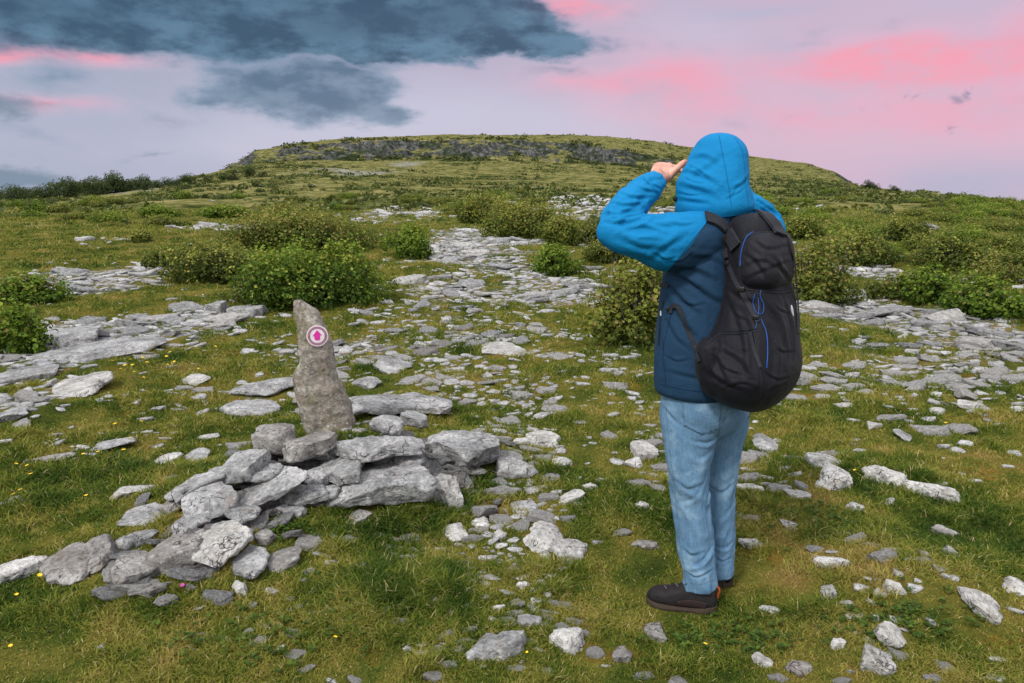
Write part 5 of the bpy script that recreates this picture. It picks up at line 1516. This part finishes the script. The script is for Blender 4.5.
# left hand: palm, four curled fingers over the hood rim, thumb along its outside
palmc = [UU(657, 179, 2.745), UU(661, 174, 2.775), UU(664, 170, 2.80), UU(666, 168, 2.825)]
across = np.array([.90, .0, .0]) ; across = UU(674, 169, 2.82) - UU(656, 167, 2.82); across /= np.linalg.norm(across)
parts.append(loft([(*palmc[0], .031, .025), (*palmc[1], .040, .026), (*palmc[2], .045, .025), (*palmc[3], .045, .020)], across, 24, 28, 2.4))
kn = [UU(673.5, 167.5, 2.825), UU(668.3, 165.3, 2.835), UU(662.8, 165.0, 2.832), UU(657.6, 167.3, 2.822)]
for k, (q, L_) in enumerate(zip(kn, [.043, .047, .044, .035])):
    parts.append(finger(q - np.array([0, .03, 0]), [(0, 1, .05), (.35, .95, -.12), (.95, .25, -.25), (.75, -.45, -.3)], [.03, L_, L_ * .62, L_ * .5], .0100 - .0006 * k, .0075 - .0004 * k))
tb = [UU(664, 180, 2.765), UU(671, 174, 2.765), UU(679, 166.5, 2.765), UU(686, 160.8, 2.775)]
parts.append(loft([(*tb[0], .018, .020), (*tb[1], .0155, .017), (*tb[2], .0115, .0125), (*((tb[2] + tb[3]) / 2), .0118, .0115), (*tb[3], .0075, .0075), (*(tb[3] + (tb[3] - tb[2]) * .08), .004, .004)], Zv, 30, 20))
# right hand, on the far side of the hood
ra = Vector(np.array([.74, 2.91, 1.675]) - Rwr); rl = np.array(ra.normalized())
acr = np.cross(rl, Zv); acr = np.cross(rl, acr); acr /= np.linalg.norm(acr)
parts.append(loft([(*Rwr, .028, .022), (*(Rwr + rl * .05), .038, .020), (*(Rwr + rl * .095), .040, .015)], acr, 20, 24, 2.4))
for k in range(4):
    q = Rwr + rl * .075 + acr * (.030 - .020 * k); L_ = [.043, .047, .044, .035][k]
    parts.append(finger(q, [rl, rl + Bv * .6, Bv + rl * .2, Bv - rl * .4], [.03, L_, L_ * .6, L_ * .5], .0098, .0074))
parts.append(finger(Rwr + rl * .03 + acr * .02, [rl + acr * .8, rl + acr * .1, rl - acr * .1], [.03, .035, .028], .013, .009))
bme = remesh('person', parts, .0034, 2, M_skin)
person = link('person', bme, label='hiker in blue hooded jacket and pale jeans seen from behind, both hands on the hood', cat='person')
link('jeans', jme, person)

# ---- jacket
def jrow(px, py, hw_, hd_, Y=2.73): return (*UU(px, py, Y), hw_, hd_)
jt = [jrow(701, 391, .176, .146), jrow(700.5, 386, .186, .157), jrow(700, 360, .188, .157), jrow(701, 330, .187, .153), jrow(703, 300, .188, .146), jrow(706, 272, .190, .134), jrow(709, 250, .186, .120), jrow(712, 234, .165, .100), jrow(716, 222, .138, .092), jrow(722, 212, .112, .090), jrow(726, 204, .098, .088), jrow(725, 196, .06, .06)]
def tfold(sv, th, L):
    P = np.stack([np.cos(th) * 1.5, np.sin(th) * 1.5, np.full(len(th), sv * 6) + np.cos(th) * 1.2], 1)
    return (fbm3(P + 40, 3, 4) - .5) * .016
la = [(*(UU(716, 240, 2.69)), .085, .075), (*(UU(700, 239, 2.635)), .097, .084), (*(UU(682, 241, 2.60)), .101, .085), (*(UU(664, 242, 2.575)), .100, .080), (*(UU(647, 238.5, 2.562)), .081, .072), (*(UU(632, 237.5, 2.56)), .068, .064), (*(UU(617, 234.5, 2.565)), .057, .057), (*(UU(611.5, 226, 2.575)), .053, .056)]
lb = [(*(UU(613, 233, 2.565)), .050, .050), (*(UU(620, 218, 2.595)), .059, .060), (*(UU(632, 203, 2.645)), .058, .060), (*(UU(644, 191, 2.69)), .052, .055), (*(UU(651, 184.5, 2.715)), .045, .049), (*(UU(655.5, 180.5, 2.735)), .039, .045)]
ra_ = [(*(UU(722, 240, 2.80)), .075, .075), (*(Rsh), .082, .082), (*(Rsh * .5 + Rel * .5), .074, .072), (*(Rel * .85 + Rsh * .15), .062, .062), (*Rel, .057, .058)]
rb = [(*Rel, .055, .055), (*(Rel * .75 + Rwr * .25 + np.array([0, 0, .008])), .062, .060), (*(Rel * .45 + Rwr * .55), .058, .056), (*(Rel * .15 + Rwr * .85), .048, .046), (*Rwr, .040, .042)]
jparts = [loft(jt, Rv, 110, 96, 2.25, tfold, upright=True),
          loft(la, Zv, 80, 64, 2.0, fold_fn(12, [(.33, .07, .006), (.0, .05, .002)], .0015, 11)),
          loft(lb, Zv, 90, 64, 2.0, fold_fn(15, [(.03, .05, .007), (.14, .07, .0045), (.25, .035, .005)], .002, 20)),
          ball(UU(612.5, 232, 2.568), .056),
          loft(ra_, Zv, 70, 64, 2.0, fold_fn(22, [(.28, .08, .006)], .002, 12)),
          loft(rb, Zv, 80, 64, 2.0, fold_fn(25, [(.05, .07, .008), (.2, .08, .006)], .003, 17)), ball(Rel, .058)]
jk = remesh('jacket', jparts, .0045, 4, M_jacket)
bk = bvh_of(jk)
creases(jk, bk, [([(668, 276), (684, 280), (700, 292)], .006, .0035), ([(650, 214), (642, 222), (630, 226)], .006, .004), ([(645, 208), (634, 212), (618, 212)], .005, .0035), ([(652, 252), (664, 260), (676, 258)], .006, .003), ([(668, 222), (682, 226), (696, 224)], .006, .003), ([(626, 196), (636, 202), (648, 200)], .005, .003), ([(668, 262), (682, 262), (692, 254)], .006, .003), ([(676, 300), (690, 306), (706, 304)], .006, .003), ([(664, 355), (676, 362), (690, 360)], .006, .003)])
creases(jk, bk, [([(668, 272), (690, 285), (712, 300), (726, 306)], .012, .008), ([(672, 268), (694, 272), (716, 282)], .012, .007), ([(664, 280), (680, 300), (700, 316)], .011, .007), ([(667, 300), (684, 326), (702, 345)], .012, .005), ([(690, 258), (710, 260), (726, 268)], .011, .005),
                 ([(624, 232), (640, 228), (660, 232)], .010, .007), ([(618, 240), (640, 248), (664, 250)], .012, .006), ([(640, 220), (660, 226), (680, 226)], .010, .006), ([(650, 262), (668, 248), (688, 236)], .012, .006), ([(604, 222), (616, 224), (634, 222), (648, 214)], .008, .008), ([(604, 214), (620, 214), (640, 207)], .007, .006),
                 ([(612, 203), (628, 206), (646, 203)], .006, .006), ([(620, 193), (634, 198), (652, 198)], .006, .007), ([(632, 184), (644, 190), (657, 193)], .005, .005), ([(640, 178), (650, 184), (661, 189)], .004, .005),
                 ([(668, 372), (690, 378), (706, 380)], .010, .004), ([(660, 330), (662, 350), (660, 372)], .010, .004), ([(752, 196), (764, 206), (776, 214)], .007, .006), ([(758, 206), (770, 216), (782, 226)], .007, .006), ([(664, 316), (676, 340), (690, 350)], .01, .004)])
c = get_co(jk)
# raglan seam of the left sleeve: plane through neck point, armpit point and the chest side
def ptp(px, py): return np.array(ray(px, py))
nl = np.cross(ptp(711, 217), ptp(666, 273)); nl /= np.linalg.norm(nl)
if (np.array(U(640, 235, 2.57)) - np.array(CAMP)) @ nl < 0: nl = -nl
dl = (c - np.array(CAMP)) @ nl
rr_ = (c - np.array([.718, 2.73, 0])) @ Rv
zlow = c[:, 2]
lightL = np.where(rr_ < .02, dl, -1)
# curve the seam a little
lightL = np.where(lightL > -.5, lightL + .006 * np.sin((zlow - 1.33) / .16 * math.pi), lightL)
# sleeve only: nothing below the armpit
distarm = np.full(len(c), 9.)
for a, b in ((UU(700, 241, 2.62), Lel), (Lel, Lwr)):
    ab = b - a; u = np.clip(((c - a) @ ab) / (ab @ ab), 0, 1); distarm = np.minimum(distarm, np.linalg.norm(c - a - u[:, None] * ab, axis=1))
lightL = np.minimum(lightL, .135 - distarm)
distr = np.full(len(c), 9.)
for a, b in ((Rsh, Rel), (Rel, Rwr)):
    ab = b - a; u = np.clip(((c - a) @ ab) / (ab @ ab), 0, 1); distr = np.minimum(distr, np.linalg.norm(c - a - u[:, None] * ab, axis=1))
lightR = np.minimum(rr_ - .165, .11 - distr)
attr(jk, 'light', np.maximum(lightL, lightR))
jacket = link('jacket', jk, person)

# ---- hood: rings by height, open at the front
hr = [(711, 217, .108, .140), (710, 211, .116, .154), (709.5, 205, .118, .158), (709.5, 196, .112, .152), (709, 185, .107, .145), (712, 172, .098, .132), (716, 160, .086, .115), (718, 153, .080, .106), (719.5, 146, .070, .092), (719.5, 140, .057, .074), (719.5, 135.7, .040, .052), (719, 133.4, .022, .028), (719, 132.8, .008, .010)]
rowsH = [(*UU(px, py, 2.742), a, b) for px, py, a, b in hr]
A, tH = interp_path(rowsH, 110)
SEG = 150
V = []
for k in range(len(A)):
    zf = k / (len(A) - 1)
    op = R(58) * (1 - max(0, (zf - .62) / .38)) ** .5 if zf > .62 else R(58)
    th = np.linspace(op, 2 * math.pi - op, SEG)
    ct, st_ = np.cos(th), np.sin(th)
    ex = 2 / 2.15
    f_ = np.sign(ct) * np.abs(ct) ** ex * A[k, 4]; r_ = np.sign(st_) * np.abs(st_) ** ex * A[k, 3]
    P = A[k, :3] + np.outer(f_, Fv) + np.outer(r_, Rv)
    P[:, 2] += (1 - zf) ** 4 * (-.10 * f_ + .08 * r_)
    nr_ = np.outer(f_, Fv) + np.outer(r_, Rv); nr_ /= np.linalg.norm(nr_, axis=1)[:, None] + 1e-9
    q = np.stack([ct * 1.3, st_ * 1.3, np.full(SEG, A[k, 2] * 9)], 1)
    P += nr_ * ((fbm3(q + 11, 2, 6) - .5) * .014 * min(1, (1 - zf) * 4))[:, None]
    V.append(P)
V = np.vstack(V); F = []
for k in range(len(A) - 1):
    i = np.arange(SEG - 1); F.append(np.stack([k * SEG + i, k * SEG + i + 1, (k + 1) * SEG + i + 1, (k + 1) * SEG + i], 1))
hm = mesh_mixed('hood', [(V, np.vstack(F))], M_hood)
bh = bvh_of(hm)
# outward normals
c = get_co(hm); n = get_no(hm); cen = c.mean(0)
if ((c - cen) * n).sum() < 0: hm.flip_normals()
creases(hm, bh, [([(687, 166), (697, 170), (708, 179)], .005, .0028), ([(684, 178), (694, 183), (705, 184)], .005, .0028), ([(678, 193), (690, 196), (702, 195)], .005, .0028), ([(734, 196), (741, 192), (746, 186)], .005, .0024), ([(726, 200), (733, 196), (738, 186)], .005, .0024)])
creases(hm, bh, [([(684, 172), (698, 176), (716, 184)], .010, .006), ([(678, 186), (694, 190), (712, 196)], .011, .006), ([(690, 160), (702, 158), (716, 164)], .010, .004), ([(674, 200), (690, 202), (708, 204)], .008, .005), ([(733, 190), (742, 186), (748, 178)], .008, .004), ([(688, 180), (706, 170), (722, 158)], .012, .005), ([(676, 178), (688, 171), (696, 162)], .010, .003)])
o = bpy.data.objects.new('tmp', hm); coll.objects.link(o)
so = o.modifiers.new('s', 'SOLIDIFY'); so.thickness = .006; so.offset = -1
dg = bpy.context.evaluated_depsgraph_get(); dg.update()
hm2 = bpy.data.meshes.new_from_object(o.evaluated_get(dg), depsgraph=dg); hm2.name = 'hood'
bpy.data.objects.remove(o); hm2.polygons.foreach_set('use_smooth', np.ones(len(hm2.polygons), bool))
hood = link('hood', hm2, jacket)
bh = bvh_of(hm2)
cord('seam', bh, [(719, 135.5), (723, 156), (728, 183), (731.5, 206)], .0012, M_seamL, hood, .0002)
cord('seam', bh, [(735, 138), (742, 150), (744.5, 168), (745.5, 186), (749, 203)], .0012, M_seamL, hood, .0002)
q = None; sx_ = 670.0
while q is None and sx_ < 695: sx_ += 1.0; q, nq = surf(bh, sx_, 199, .004)
def small_part(name, verts_faces, mat, parent): return link(name, mesh_mixed(name, verts_faces, mat), parent)
tg_ = [loft([(*(q + Zv * -.009), .003, .003), (*(q + Zv * -.006), .0065, .0065), (*(q + Zv * .006), .0065, .0065), (*(q + Zv * .009), .003, .003)], Rv, 12, 14), loft([(*(q + Rv * -.012), .003, .003), (*(q + Rv * .012), .003, .003)], Zv, 4, 8)]
small_part('cord_lock', tg_, M_plastic, hood)
V_, F_ = [], []; tube_np(V_, F_, [q + Zv * -.006, q + Zv * -.02 + Rv * .004, q + Zv * -.033], [.0014] * 3, 6)
link('drawcord', mesh_np('drawcord', np.array(V_), np.array(F_), True, flat_mat('pale_cord', (.30, .32, .36))), hood)

bk = bvh_of(jk)
cord('seam', bk, [(673, 306), (667, 330), (663.5, 348), (665, 376), (666, 388)], .0011, M_seamD, jacket, .0002)
cord('seam', bk, [(710, 218.5), (689, 245), (667, 273)], .0011, M_seamD, jacket, .0002)
cord('cuff_seam', bk, [(642, 175.5), (649, 184), (659, 194)], .001, M_seamL, jacket, .0002)
cord('hem_seam', bk, [(660, 384), (680, 389), (704, 392)], .0012, M_seamD, jacket, .0002)
ribbon('side_zip', bk, [(664, 300), (660.5, 318), (659, 345)], .008, .0015, M_plastic, jacket, .001)
zp = surf(bk, 661.5, 313, .003)[0]
if zp is not None: small_part('zip_pull', [loft([(*(zp + Zv * .008), .0015, .0025), (*zp, .002, .0035), (*(zp - Zv * .010), .0015, .0028)], Rv, 8, 10)], flat_mat('zip_pull_pale', (.45, .47, .5)), jacket)

bj = bvh_of(jme)
jeans = [o for o in coll.objects if o.name == 'jeans'][0]
# back pocket: a real patch of cloth lying on the seat
def patch(name, bv, poly, mat, parent, lift=.0022, n=26):
    poly = np.array(poly, float); lo, hi = poly.min(0), poly.max(0); vid = {}; V, F = [], []
    def inside(x, y):
        r = False; j = len(poly) - 1
        for i in range(len(poly)):
            if (poly[i][1] > y) != (poly[j][1] > y) and x < (poly[j][0] - poly[i][0]) * (y - poly[i][1]) / (poly[j][1] - poly[i][1]) + poly[i][0]: r = not r
            j = i
        return r
    def vert(i, j):
        if (i, j) not in vid:
            p, n_ = surf(bv, lo[0] + (hi[0] - lo[0]) * i / n, lo[1] + (hi[1] - lo[1]) * j / n, lift)
            if p is None: return None
            vid[(i, j)] = len(V); V.append(p)
        return vid[(i, j)]
    for i in range(n):
        for j in range(n):
            if inside(lo[0] + (hi[0] - lo[0]) * (i + .5) / n, lo[1] + (hi[1] - lo[1]) * (j + .5) / n):
                q = [vert(i, j), vert(i + 1, j), vert(i + 1, j + 1), vert(i, j + 1)]
                if None not in q: F.append(q)
    me = mesh_mixed(name, [(np.array(V), np.array(F))], mat)
    me.polygons.foreach_set('use_smooth', np.ones(len(me.polygons), bool))
    o = link(name, me, parent); m = o.modifiers.new('s', 'SOLIDIFY'); m.thickness = .003; m.offset = 0
    return o
pk = patch('back_pocket', bj, [(683, 393), (722, 398), (718.5, 429), (701, 434), (684, 425)], M_jeans, jeans)
bp2 = bvh_of(jme, pk.data)
cord('pocket_stitching', bp2, [(684.5, 394), (685.5, 424), (701, 432), (717, 428), (721, 399)], .0009, M_thread, pk, .0018)
cord('pocket_stitching', bp2, [(686.5, 421), (702, 428.5), (716.5, 424.5)], .0007, M_thread, pk, .0016)
cord('side_seam', bj, [(666, 393), (667, 420), (671, 460), (676, 500), (680, 540), (686, 580)], .0013, M_thread, jeans, .0004)
cord('seat_seam', bj, [(733, 398), (726, 412), (720, 430), (717, 438)], .0013, M_thread, jeans, .0004)
cord('hem_seam', bj, [(685, 580.5), (700, 584), (714, 579)], .0010, M_thread, jeans, .0004)

# ---- boots
def boot(heel, toe, parent, tabmat=M_orange, L=.285):
    heel = np.array(heel, float); toe = np.array(toe, float)
    a = toe - heel; a[2] = 0; a /= np.linalg.norm(a); sd = np.array([a[1], -a[0], 0])
    secs = [(-.004, .016, .050), (.006, .028, .078), (.03, .036, .100), (.06, .038, .108), (.095, .038, .100), (.13, .041, .090), (.165, .046, .076), (.20, .049, .066), (.235, .046, .060), (.262, .035, .050), (.278, .018, .036), (.284, .006, .022)]
    rows = np.array([(t_ * L / .285, w_, h_) for t_, w_, h_ in secs])
    N_, SG = 70, 40; tt = np.linspace(rows[0, 0], rows[-1, 0], N_)
    tt = rows[0, 0] + (rows[-1, 0] - rows[0, 0]) * (.5 - .5 * np.cos(np.linspace(0, math.pi, N_)))
    wv_ = np.interp(tt, rows[:, 0], rows[:, 1]); hv_ = np.interp(tt, rows[:, 0], rows[:, 2]) * 1.10
    V = []
    for k in range(N_):
        th = np.linspace(0, 2 * math.pi, SG, endpoint=False)
        x_ = np.sign(np.cos(th)) * np.abs(np.cos(th)) ** .8 * wv_[k]; up = np.sin(th)
        zz_ = .016 + np.where(up > 0, (hv_[k] - .016) * .45 + (hv_[k] - .016) * .55 * np.abs(up) ** .8, (hv_[k] - .016) * .45 * (1 - np.abs(up) ** .35))
        x_ = x_ * np.where(up > 0, 1 - .42 * (zz_ / .11) ** 1.5, 1)
        pr = .003 * math.sin(tt[k] * 160) * (tt[k] > .09) * (tt[k] < .2)
        V.append(heel + a * tt[k] + np.outer(x_, sd) + np.outer(zz_ + np.where(up > .6, pr, 0), Zv) + Zv * .004)
    V = np.vstack(V); F = []
    for k in range(N_ - 1):
        i = np.arange(SG); j = (i + 1) % SG; F.append(np.stack([k * SG + i, k * SG + j, (k + 1) * SG + j, (k + 1) * SG + i], 1))
    V = np.vstack([V, V[:SG].mean(0), V[-SG:].mean(0)])
    i = np.arange(SG); j = (i + 1) % SG
    F.append(np.stack([j, i, np.full(SG, len(V) - 2), j], 1)); F.append(np.stack([(N_ - 1) * SG + i, (N_ - 1) * SG + j, np.full(SG, len(V) - 1), (N_ - 1) * SG + i], 1))
    me = mesh_mixed('boot', [(V, np.vstack(F))], M_shoe); me.polygons.foreach_set('use_smooth', np.ones(len(me.polygons), bool))
    bt = link('boot', me, parent)
    # sole: outline, with toe spring and a thicker heel, and lugs
    tt2 = rows[0, 0] + (rows[-1, 0] - rows[0, 0]) * (.5 - .5 * np.cos(np.linspace(0, math.pi, 40)))
    w2 = np.interp(tt2, rows[:, 0], rows[:, 1]) + .005
    out = [(t_, w_) for t_, w_ in zip(tt2, w2)] + [(t_, -w_) for t_, w_ in zip(tt2[::-1], w2[::-1])]
    b_ = bmesh.new(); lo, mi_, hi = [], [], []
    for t_, w_ in out:
        spring = .012 * max(0, (t_ - .2) / .085) ** 2
        htop = .018 + (.014 if t_ < .05 else .0) * max(0, 1 - t_ / .06) + (.006 if t_ > .26 else 0)
        P = heel + a * t_ + sd * w_
        lug = .003 * (1 if math.sin(t_ * 330) > 0 else 0)
        lo.append(b_.verts.new(P - sd * w_ * .08 + Zv * (spring + lug - .004))); mi_.append(b_.verts.new(P + Zv * (spring + .010))); hi.append(b_.verts.new(P - sd * w_ * .04 + Zv * (spring * .6 + htop)))
    n_ = len(out)
    for r1, r2 in ((lo, mi_), (mi_, hi)):
        for k in range(n_): b_.faces.new((r1[k], r1[(k + 1) % n_], r2[(k + 1) % n_], r2[k]))
    b_.faces.new(lo[::-1]); b_.faces.new(hi)
    bmesh.ops.recalc_face_normals(b_, faces=b_.faces)
    ms = bpy.data.meshes.new('sole'); b_.to_mesh(ms); b_.free(); ms.materials.append(M_sole); link('sole', ms, bt)
    # laces across the instep, a bow loop, and the heel tab
    V_, F_ = [], []
    for k in range(5):
        t_ = .10 + .022 * k; h_ = np.interp(t_, rows[:, 0], rows[:, 2]) + .006
        P = heel + a * t_
        tube_np(V_, F_, [P - sd * .022 + Zv * (h_ - .012), P - sd * .008 + Zv * (h_ + .002), P + sd * .008 + a * .01 + Zv * (h_ + .002), P + sd * .022 + a * .012 + Zv * (h_ - .012)], [.0022] * 4, 6)
    P = heel + a * .10 + Zv * .112
    for sg in (-1, 1): tube_np(V_, F_, [P, P + sd * sg * .02 + Zv * .012, P + sd * sg * .035 + a * .015 + Zv * .004, P + sd * sg * .02 + a * .02 - Zv * .006, P], [.0018] * 5, 5)
    link('laces', mesh_np('laces', np.array(V_), np.array(F_), True, M_lace), bt)
    P = heel - a * .008 + Zv * .070
    small_part('heel_tab', [loft([(*(P - Zv * .012), .008, .003), (*(P), .009, .004), (*(P + Zv * .022 - a * .004), .009, .004), (*(P + Zv * .036 + a * .004), .007, .003)], sd, 16, 14)], tabmat, bt)
    P2 = heel + a * .03 + Zv * .03
    small_part('side_panel', [loft([(*(heel + a * .035 + sd * sg * .0365 + Zv * .036), .012, .003), (*(heel + a * .075 + sd * sg * .0395 + Zv * .040), .015, .003), (*(heel + a * .13 + sd * sg * .040 + Zv * .035), .011, .003), (*(heel + a * .18 + sd * sg * .0435 + Zv * .028), .006, .003)], Zv, 24, 12) for sg in (-1, 1)], M_shoe2, bt)
    return bt
hl = np.array(ground(715, 611)); tl = np.array(ground(654, 602)); hl[2] = 0; tl[2] = 0
boot(hl, tl, person, L=.265)
hr_ = np.array(ground(727.5, 587)); hr_[2] = 0
boot(hr_, hr_ + np.array([-.30, .95, 0]), person)

# ------------------------------------------------------------------ backpack
def prow(py, l, r, Y, kd=.85):
    c0 = UU((l + r) / 2, py, Y); dep = proj(*c0)[2]; s_ = (r - l) / 2 * dep / FPX
    w_ = s_ / math.sqrt((.669) ** 2 + (.743 * kd) ** 2) / 1.03
    return (*c0, w_, w_ * kd)
pr = [prow(213, 748, 762, 2.62), prow(216, 737, 772, 2.615), prow(221, 731, 779, 2.61), prow(232, 728, 784, 2.605), prow(250, 726, 787, 2.60), prow(280, 725, 790, 2.59), prow(305, 722, 794, 2.58), prow(325, 715, 797, 2.57), prow(342, 705, 799, 2.565), prow(358, 698, 800, 2.56), prow(373, 697, 799, 2.555), prow(387, 703, 792, 2.555), prow(398, 714, 782, 2.555), prow(405, 728, 771, 2.56), prow(409.5, 742, 761, 2.56)]
def pf(sv, th, L):
    P = np.stack([np.cos(th) * 1.8, np.sin(th) * 1.8, np.full(len(th), sv * 7)], 1)
    q = fbm3(P + 80, 3, 31) - .5
    return q * .022 * min(1, sv / .08) * min(1, (L - sv) / .08)
pk_parts = [loft(pr, Rv, 130, 96, 2.5, pf, upright=True)]
# side pocket bulge at the lower left and hip pad
pk_parts.append(loft([(*UU(712, 338, 2.50), .03, .03), (*UU(712, 345, 2.50), .055, .045), (*UU(712, 365, 2.50), .062, .052), (*UU(716, 385, 2.50), .05, .045), (*UU(722, 396, 2.50), .02, .02)], Rv, 40, 40, 2.2, fold_fn(41, [], .003, 15)))
pm = remesh('pack_body', pk_parts, .005, 4, M_pack)
bpv = bvh_of(pm)
creases(pm, bpv, [([(722, 342), (734, 350), (750, 352)], .005, .004), ([(714, 356), (726, 370), (744, 376)], .005, .004), ([(724, 390), (738, 384), (752, 386)], .005, .004), ([(764, 372), (776, 380), (788, 378)], .005, .004), ([(771, 300), (778, 310), (790, 314)], .005, .004), ([(772, 340), (780, 352), (794, 352)], .005, .004), ([(730, 306), (736, 316), (748, 322)], .005, .004), ([(705, 352), (708, 366), (716, 380)], .005, .004), ([(765, 395), (774, 388), (786, 384)], .005, .003)])
creases(pm, bpv, [([(727, 300), (738, 330), (744, 372)], .012, .007), ([(716, 350), (735, 360), (750, 380)], .012, .007), ([(760, 300), (776, 320), (786, 350)], .012, .007), ([(770, 330), (774, 360), (770, 392)], .013, .007), ([(705, 372), (722, 384), (742, 392)], .012, .007), ([(784, 300), (792, 330), (792, 360)], .010, .006),
                  ([(740, 310), (750, 340), (754, 380)], .012, .007), ([(720, 334), (740, 333), (757, 331)], .005, .006), ([(728, 290), (742, 300), (756, 304)], .009, .005), ([(715, 345), (718, 365), (728, 385)], .009, .006)])
bpack = bpy.data.objects.new('backpack', None); coll.objects.link(bpack)
tag(bpack, 'bulging black backpack with blue zips worn on the back of the hiker', 'backpack')
body = link('pack_body', pm, bpack)
# upper pocket
uc = UU(767, 259, 2.525)
up_rows = [(*UU(766, 229.5, 2.565), .03, .02), (*UU(766, 231.5, 2.56), .082, .05), (*UU(767, 240, 2.55), .106, .068), (*UU(767, 258, 2.54), .112, .076), (*UU(767, 275, 2.535), .112, .072), (*UU(767, 284, 2.54), .10, .06), (*UU(767, 288.5, 2.55), .06, .035)]
um = remesh('top_pocket', [loft(up_rows, Rv, 60, 72, 3.0, lambda sv, th, L: (fbm3(np.stack([np.cos(th) * 2, np.sin(th) * 2, np.full(len(th), sv * 11)], 1) + 7, 3, 9) - .5) * .018, upright=True)], .0045, 3, M_pack2)
bu = bvh_of(um)
creases(um, bu, [([(744, 268), (760, 262), (784, 272)], .008, .003), ([(746, 280), (764, 272), (790, 262)], .008, .003), ([(752, 240), (768, 250), (790, 246)], .008, .003), ([(745, 255), (756, 264), (766, 280)], .008, .005), ([(772, 256), (780, 268), (790, 282)], .008, .005)])
tpk = link('top_pocket', um, bpack)
ball_ = bvh_of(pm, um)
alls = bvh_of(pm, um, jk)
cord('blue_zip', bvh_of(um, pm), [(753, 232), (747, 237), (743, 246), (741, 256), (740.5, 266)], .0021, M_zipb, tpk, .0015)
cord('blue_zip', ball_, [(761, 319), (766, 332), (767.5, 350), (766.5, 368)], .0018, M_zipb, body, .001)
cord('blue_cord', ball_, [(755, 294), (753.5, 304), (757, 313), (762, 314), (763, 304), (760, 296), (761, 290)], .0014, M_zipb, body, .004)
cord('blue_cord', ball_, [(758, 297), (759, 308), (757, 322), (755, 330)], .0012, M_zipb, body, .004)
cord('pocket_seam', ball_, [(742, 288.5), (760, 291), (780, 293), (791, 291)], .0022, M_web, tpk, .001)
cord('pocket_seam', bvh_of(um), [(742, 240), (758, 233), (775, 233), (790, 240), (792.5, 260)], .0018, M_web, tpk, .001)
cord('pocket_hem', ball_, [(706, 345), (720, 334.5), (740, 333), (758, 331)], .0020, M_web, body, .001)
cord('panel_seam', ball_, [(752, 300), (754, 330), (757, 352), (761, 380), (760, 398)], .0014, M_web, body, .0008)
ribbon('compression_strap', ball_, [(728, 262), (736, 281), (745, 297), (758, 322)], .017, .002, M_web, bpack, .005)
ribbon('compression_strap', ball_, [(751, 333), (755, 350), (760, 367)], .012, .002, M_web, bpack, .004)
ribbon('side_strap', ball_, [(788, 240), (793, 262), (795.5, 290), (797, 316), (797, 334)], .015, .003, M_web, bpack, .004)
sp1 = ribbon('shoulder_strap', alls, [(705, 217.5), (713, 220), (722, 226), (731, 236), (737, 247)], .048, .008, M_web, bpack, .003)
sp2 = ribbon('shoulder_strap', alls, [(757, 211), (764, 215), (772, 224), (780, 236)], .050, .009, M_web, bpack, .004)
ribbon('strap_webbing', alls, [(671, 313), (672, 306.5), (677, 305), (684, 318), (692, 340), (700, 361)], .016, .002, M_web, bpack, .005)
ribbon('strap_webbing', alls, [(658.5, 287), (664, 284), (669, 286.5)], .014, .003, M_web, bpack, .004)
ribbon('strap_webbing', alls, [(727, 258), (725, 246), (722, 236)], .02, .003, M_web, bpack, .004)
def buckle(px, py, w_, h_, bv, lift=.006):
    q, nq = surf(bv, px, py, lift)
    if q is None: return
    t1 = np.cross(Zv, nq); t1 /= np.linalg.norm(t1)
    small_part('buckle', [loft([(*(q - Zv * h_ / 2), w_ / 2, .003), (*(q - Zv * h_ * .3), w_ / 2, .005), (*(q + Zv * h_ * .3), w_ / 2, .005), (*(q + Zv * h_ / 2), w_ / 2.4, .003)], t1, 14, 20, 4)], M_plastic, bpack)
buckle(742, 290, .024, .018, ball_, .010); buckle(728, 263, .02, .016, ball_, .008); buckle(756, 318, .02, .014, ball_, .009); buckle(798, 311, .022, .03, ball_, .006); buckle(669, 309, .014, .012, alls, .008)
# pale oval of a bottle showing in the right hand side pocket
q, nq = surf(ball_, 792, 312, .001)
if q is not None:
    small_part('pale_tag', [loft([(*(q + Zv * .024 - Rv * .012), .002, .002), (*(q + Zv * .012 - Rv * .006), .005, .004), (*(q), .006, .004), (*(q - Zv * .014 + Rv * .006), .005, .004), (*(q - Zv * .022 + Rv * .009), .002, .002)], Rv, 24, 16)], flat_mat('pale_plastic', (.55, .58, .62)), bpack)
# hanging strap ends and cords below
V_, F_ = [], []
b0_ = UU(752, 409, 2.55)
tube_np(V_, F_, [b0_, b0_ + np.array([-.01, -.01, -.02]), b0_ + np.array([-.016, -.01, -.034])], [.0016] * 3, 5)
b1_ = UU(762, 408, 2.55)
tube_np(V_, F_, [b1_, b1_ + np.array([.03, -.01, -.012]), b1_ + np.array([.05, -.01, -.030]), b1_ + np.array([.035, -.01, -.034]), b1_ + np.array([.015, 0, -.01])], [.0014] * 5, 5)
tube_np(V_, F_, [b1_, b1_ + np.array([.035, 0, -.004]), b1_ + np.array([.075, -.01, -.018])], [.0014] * 3, 5)
link('hanging_cord', mesh_np('hanging_cord', np.array(V_), np.array(F_), True, M_web), bpack)
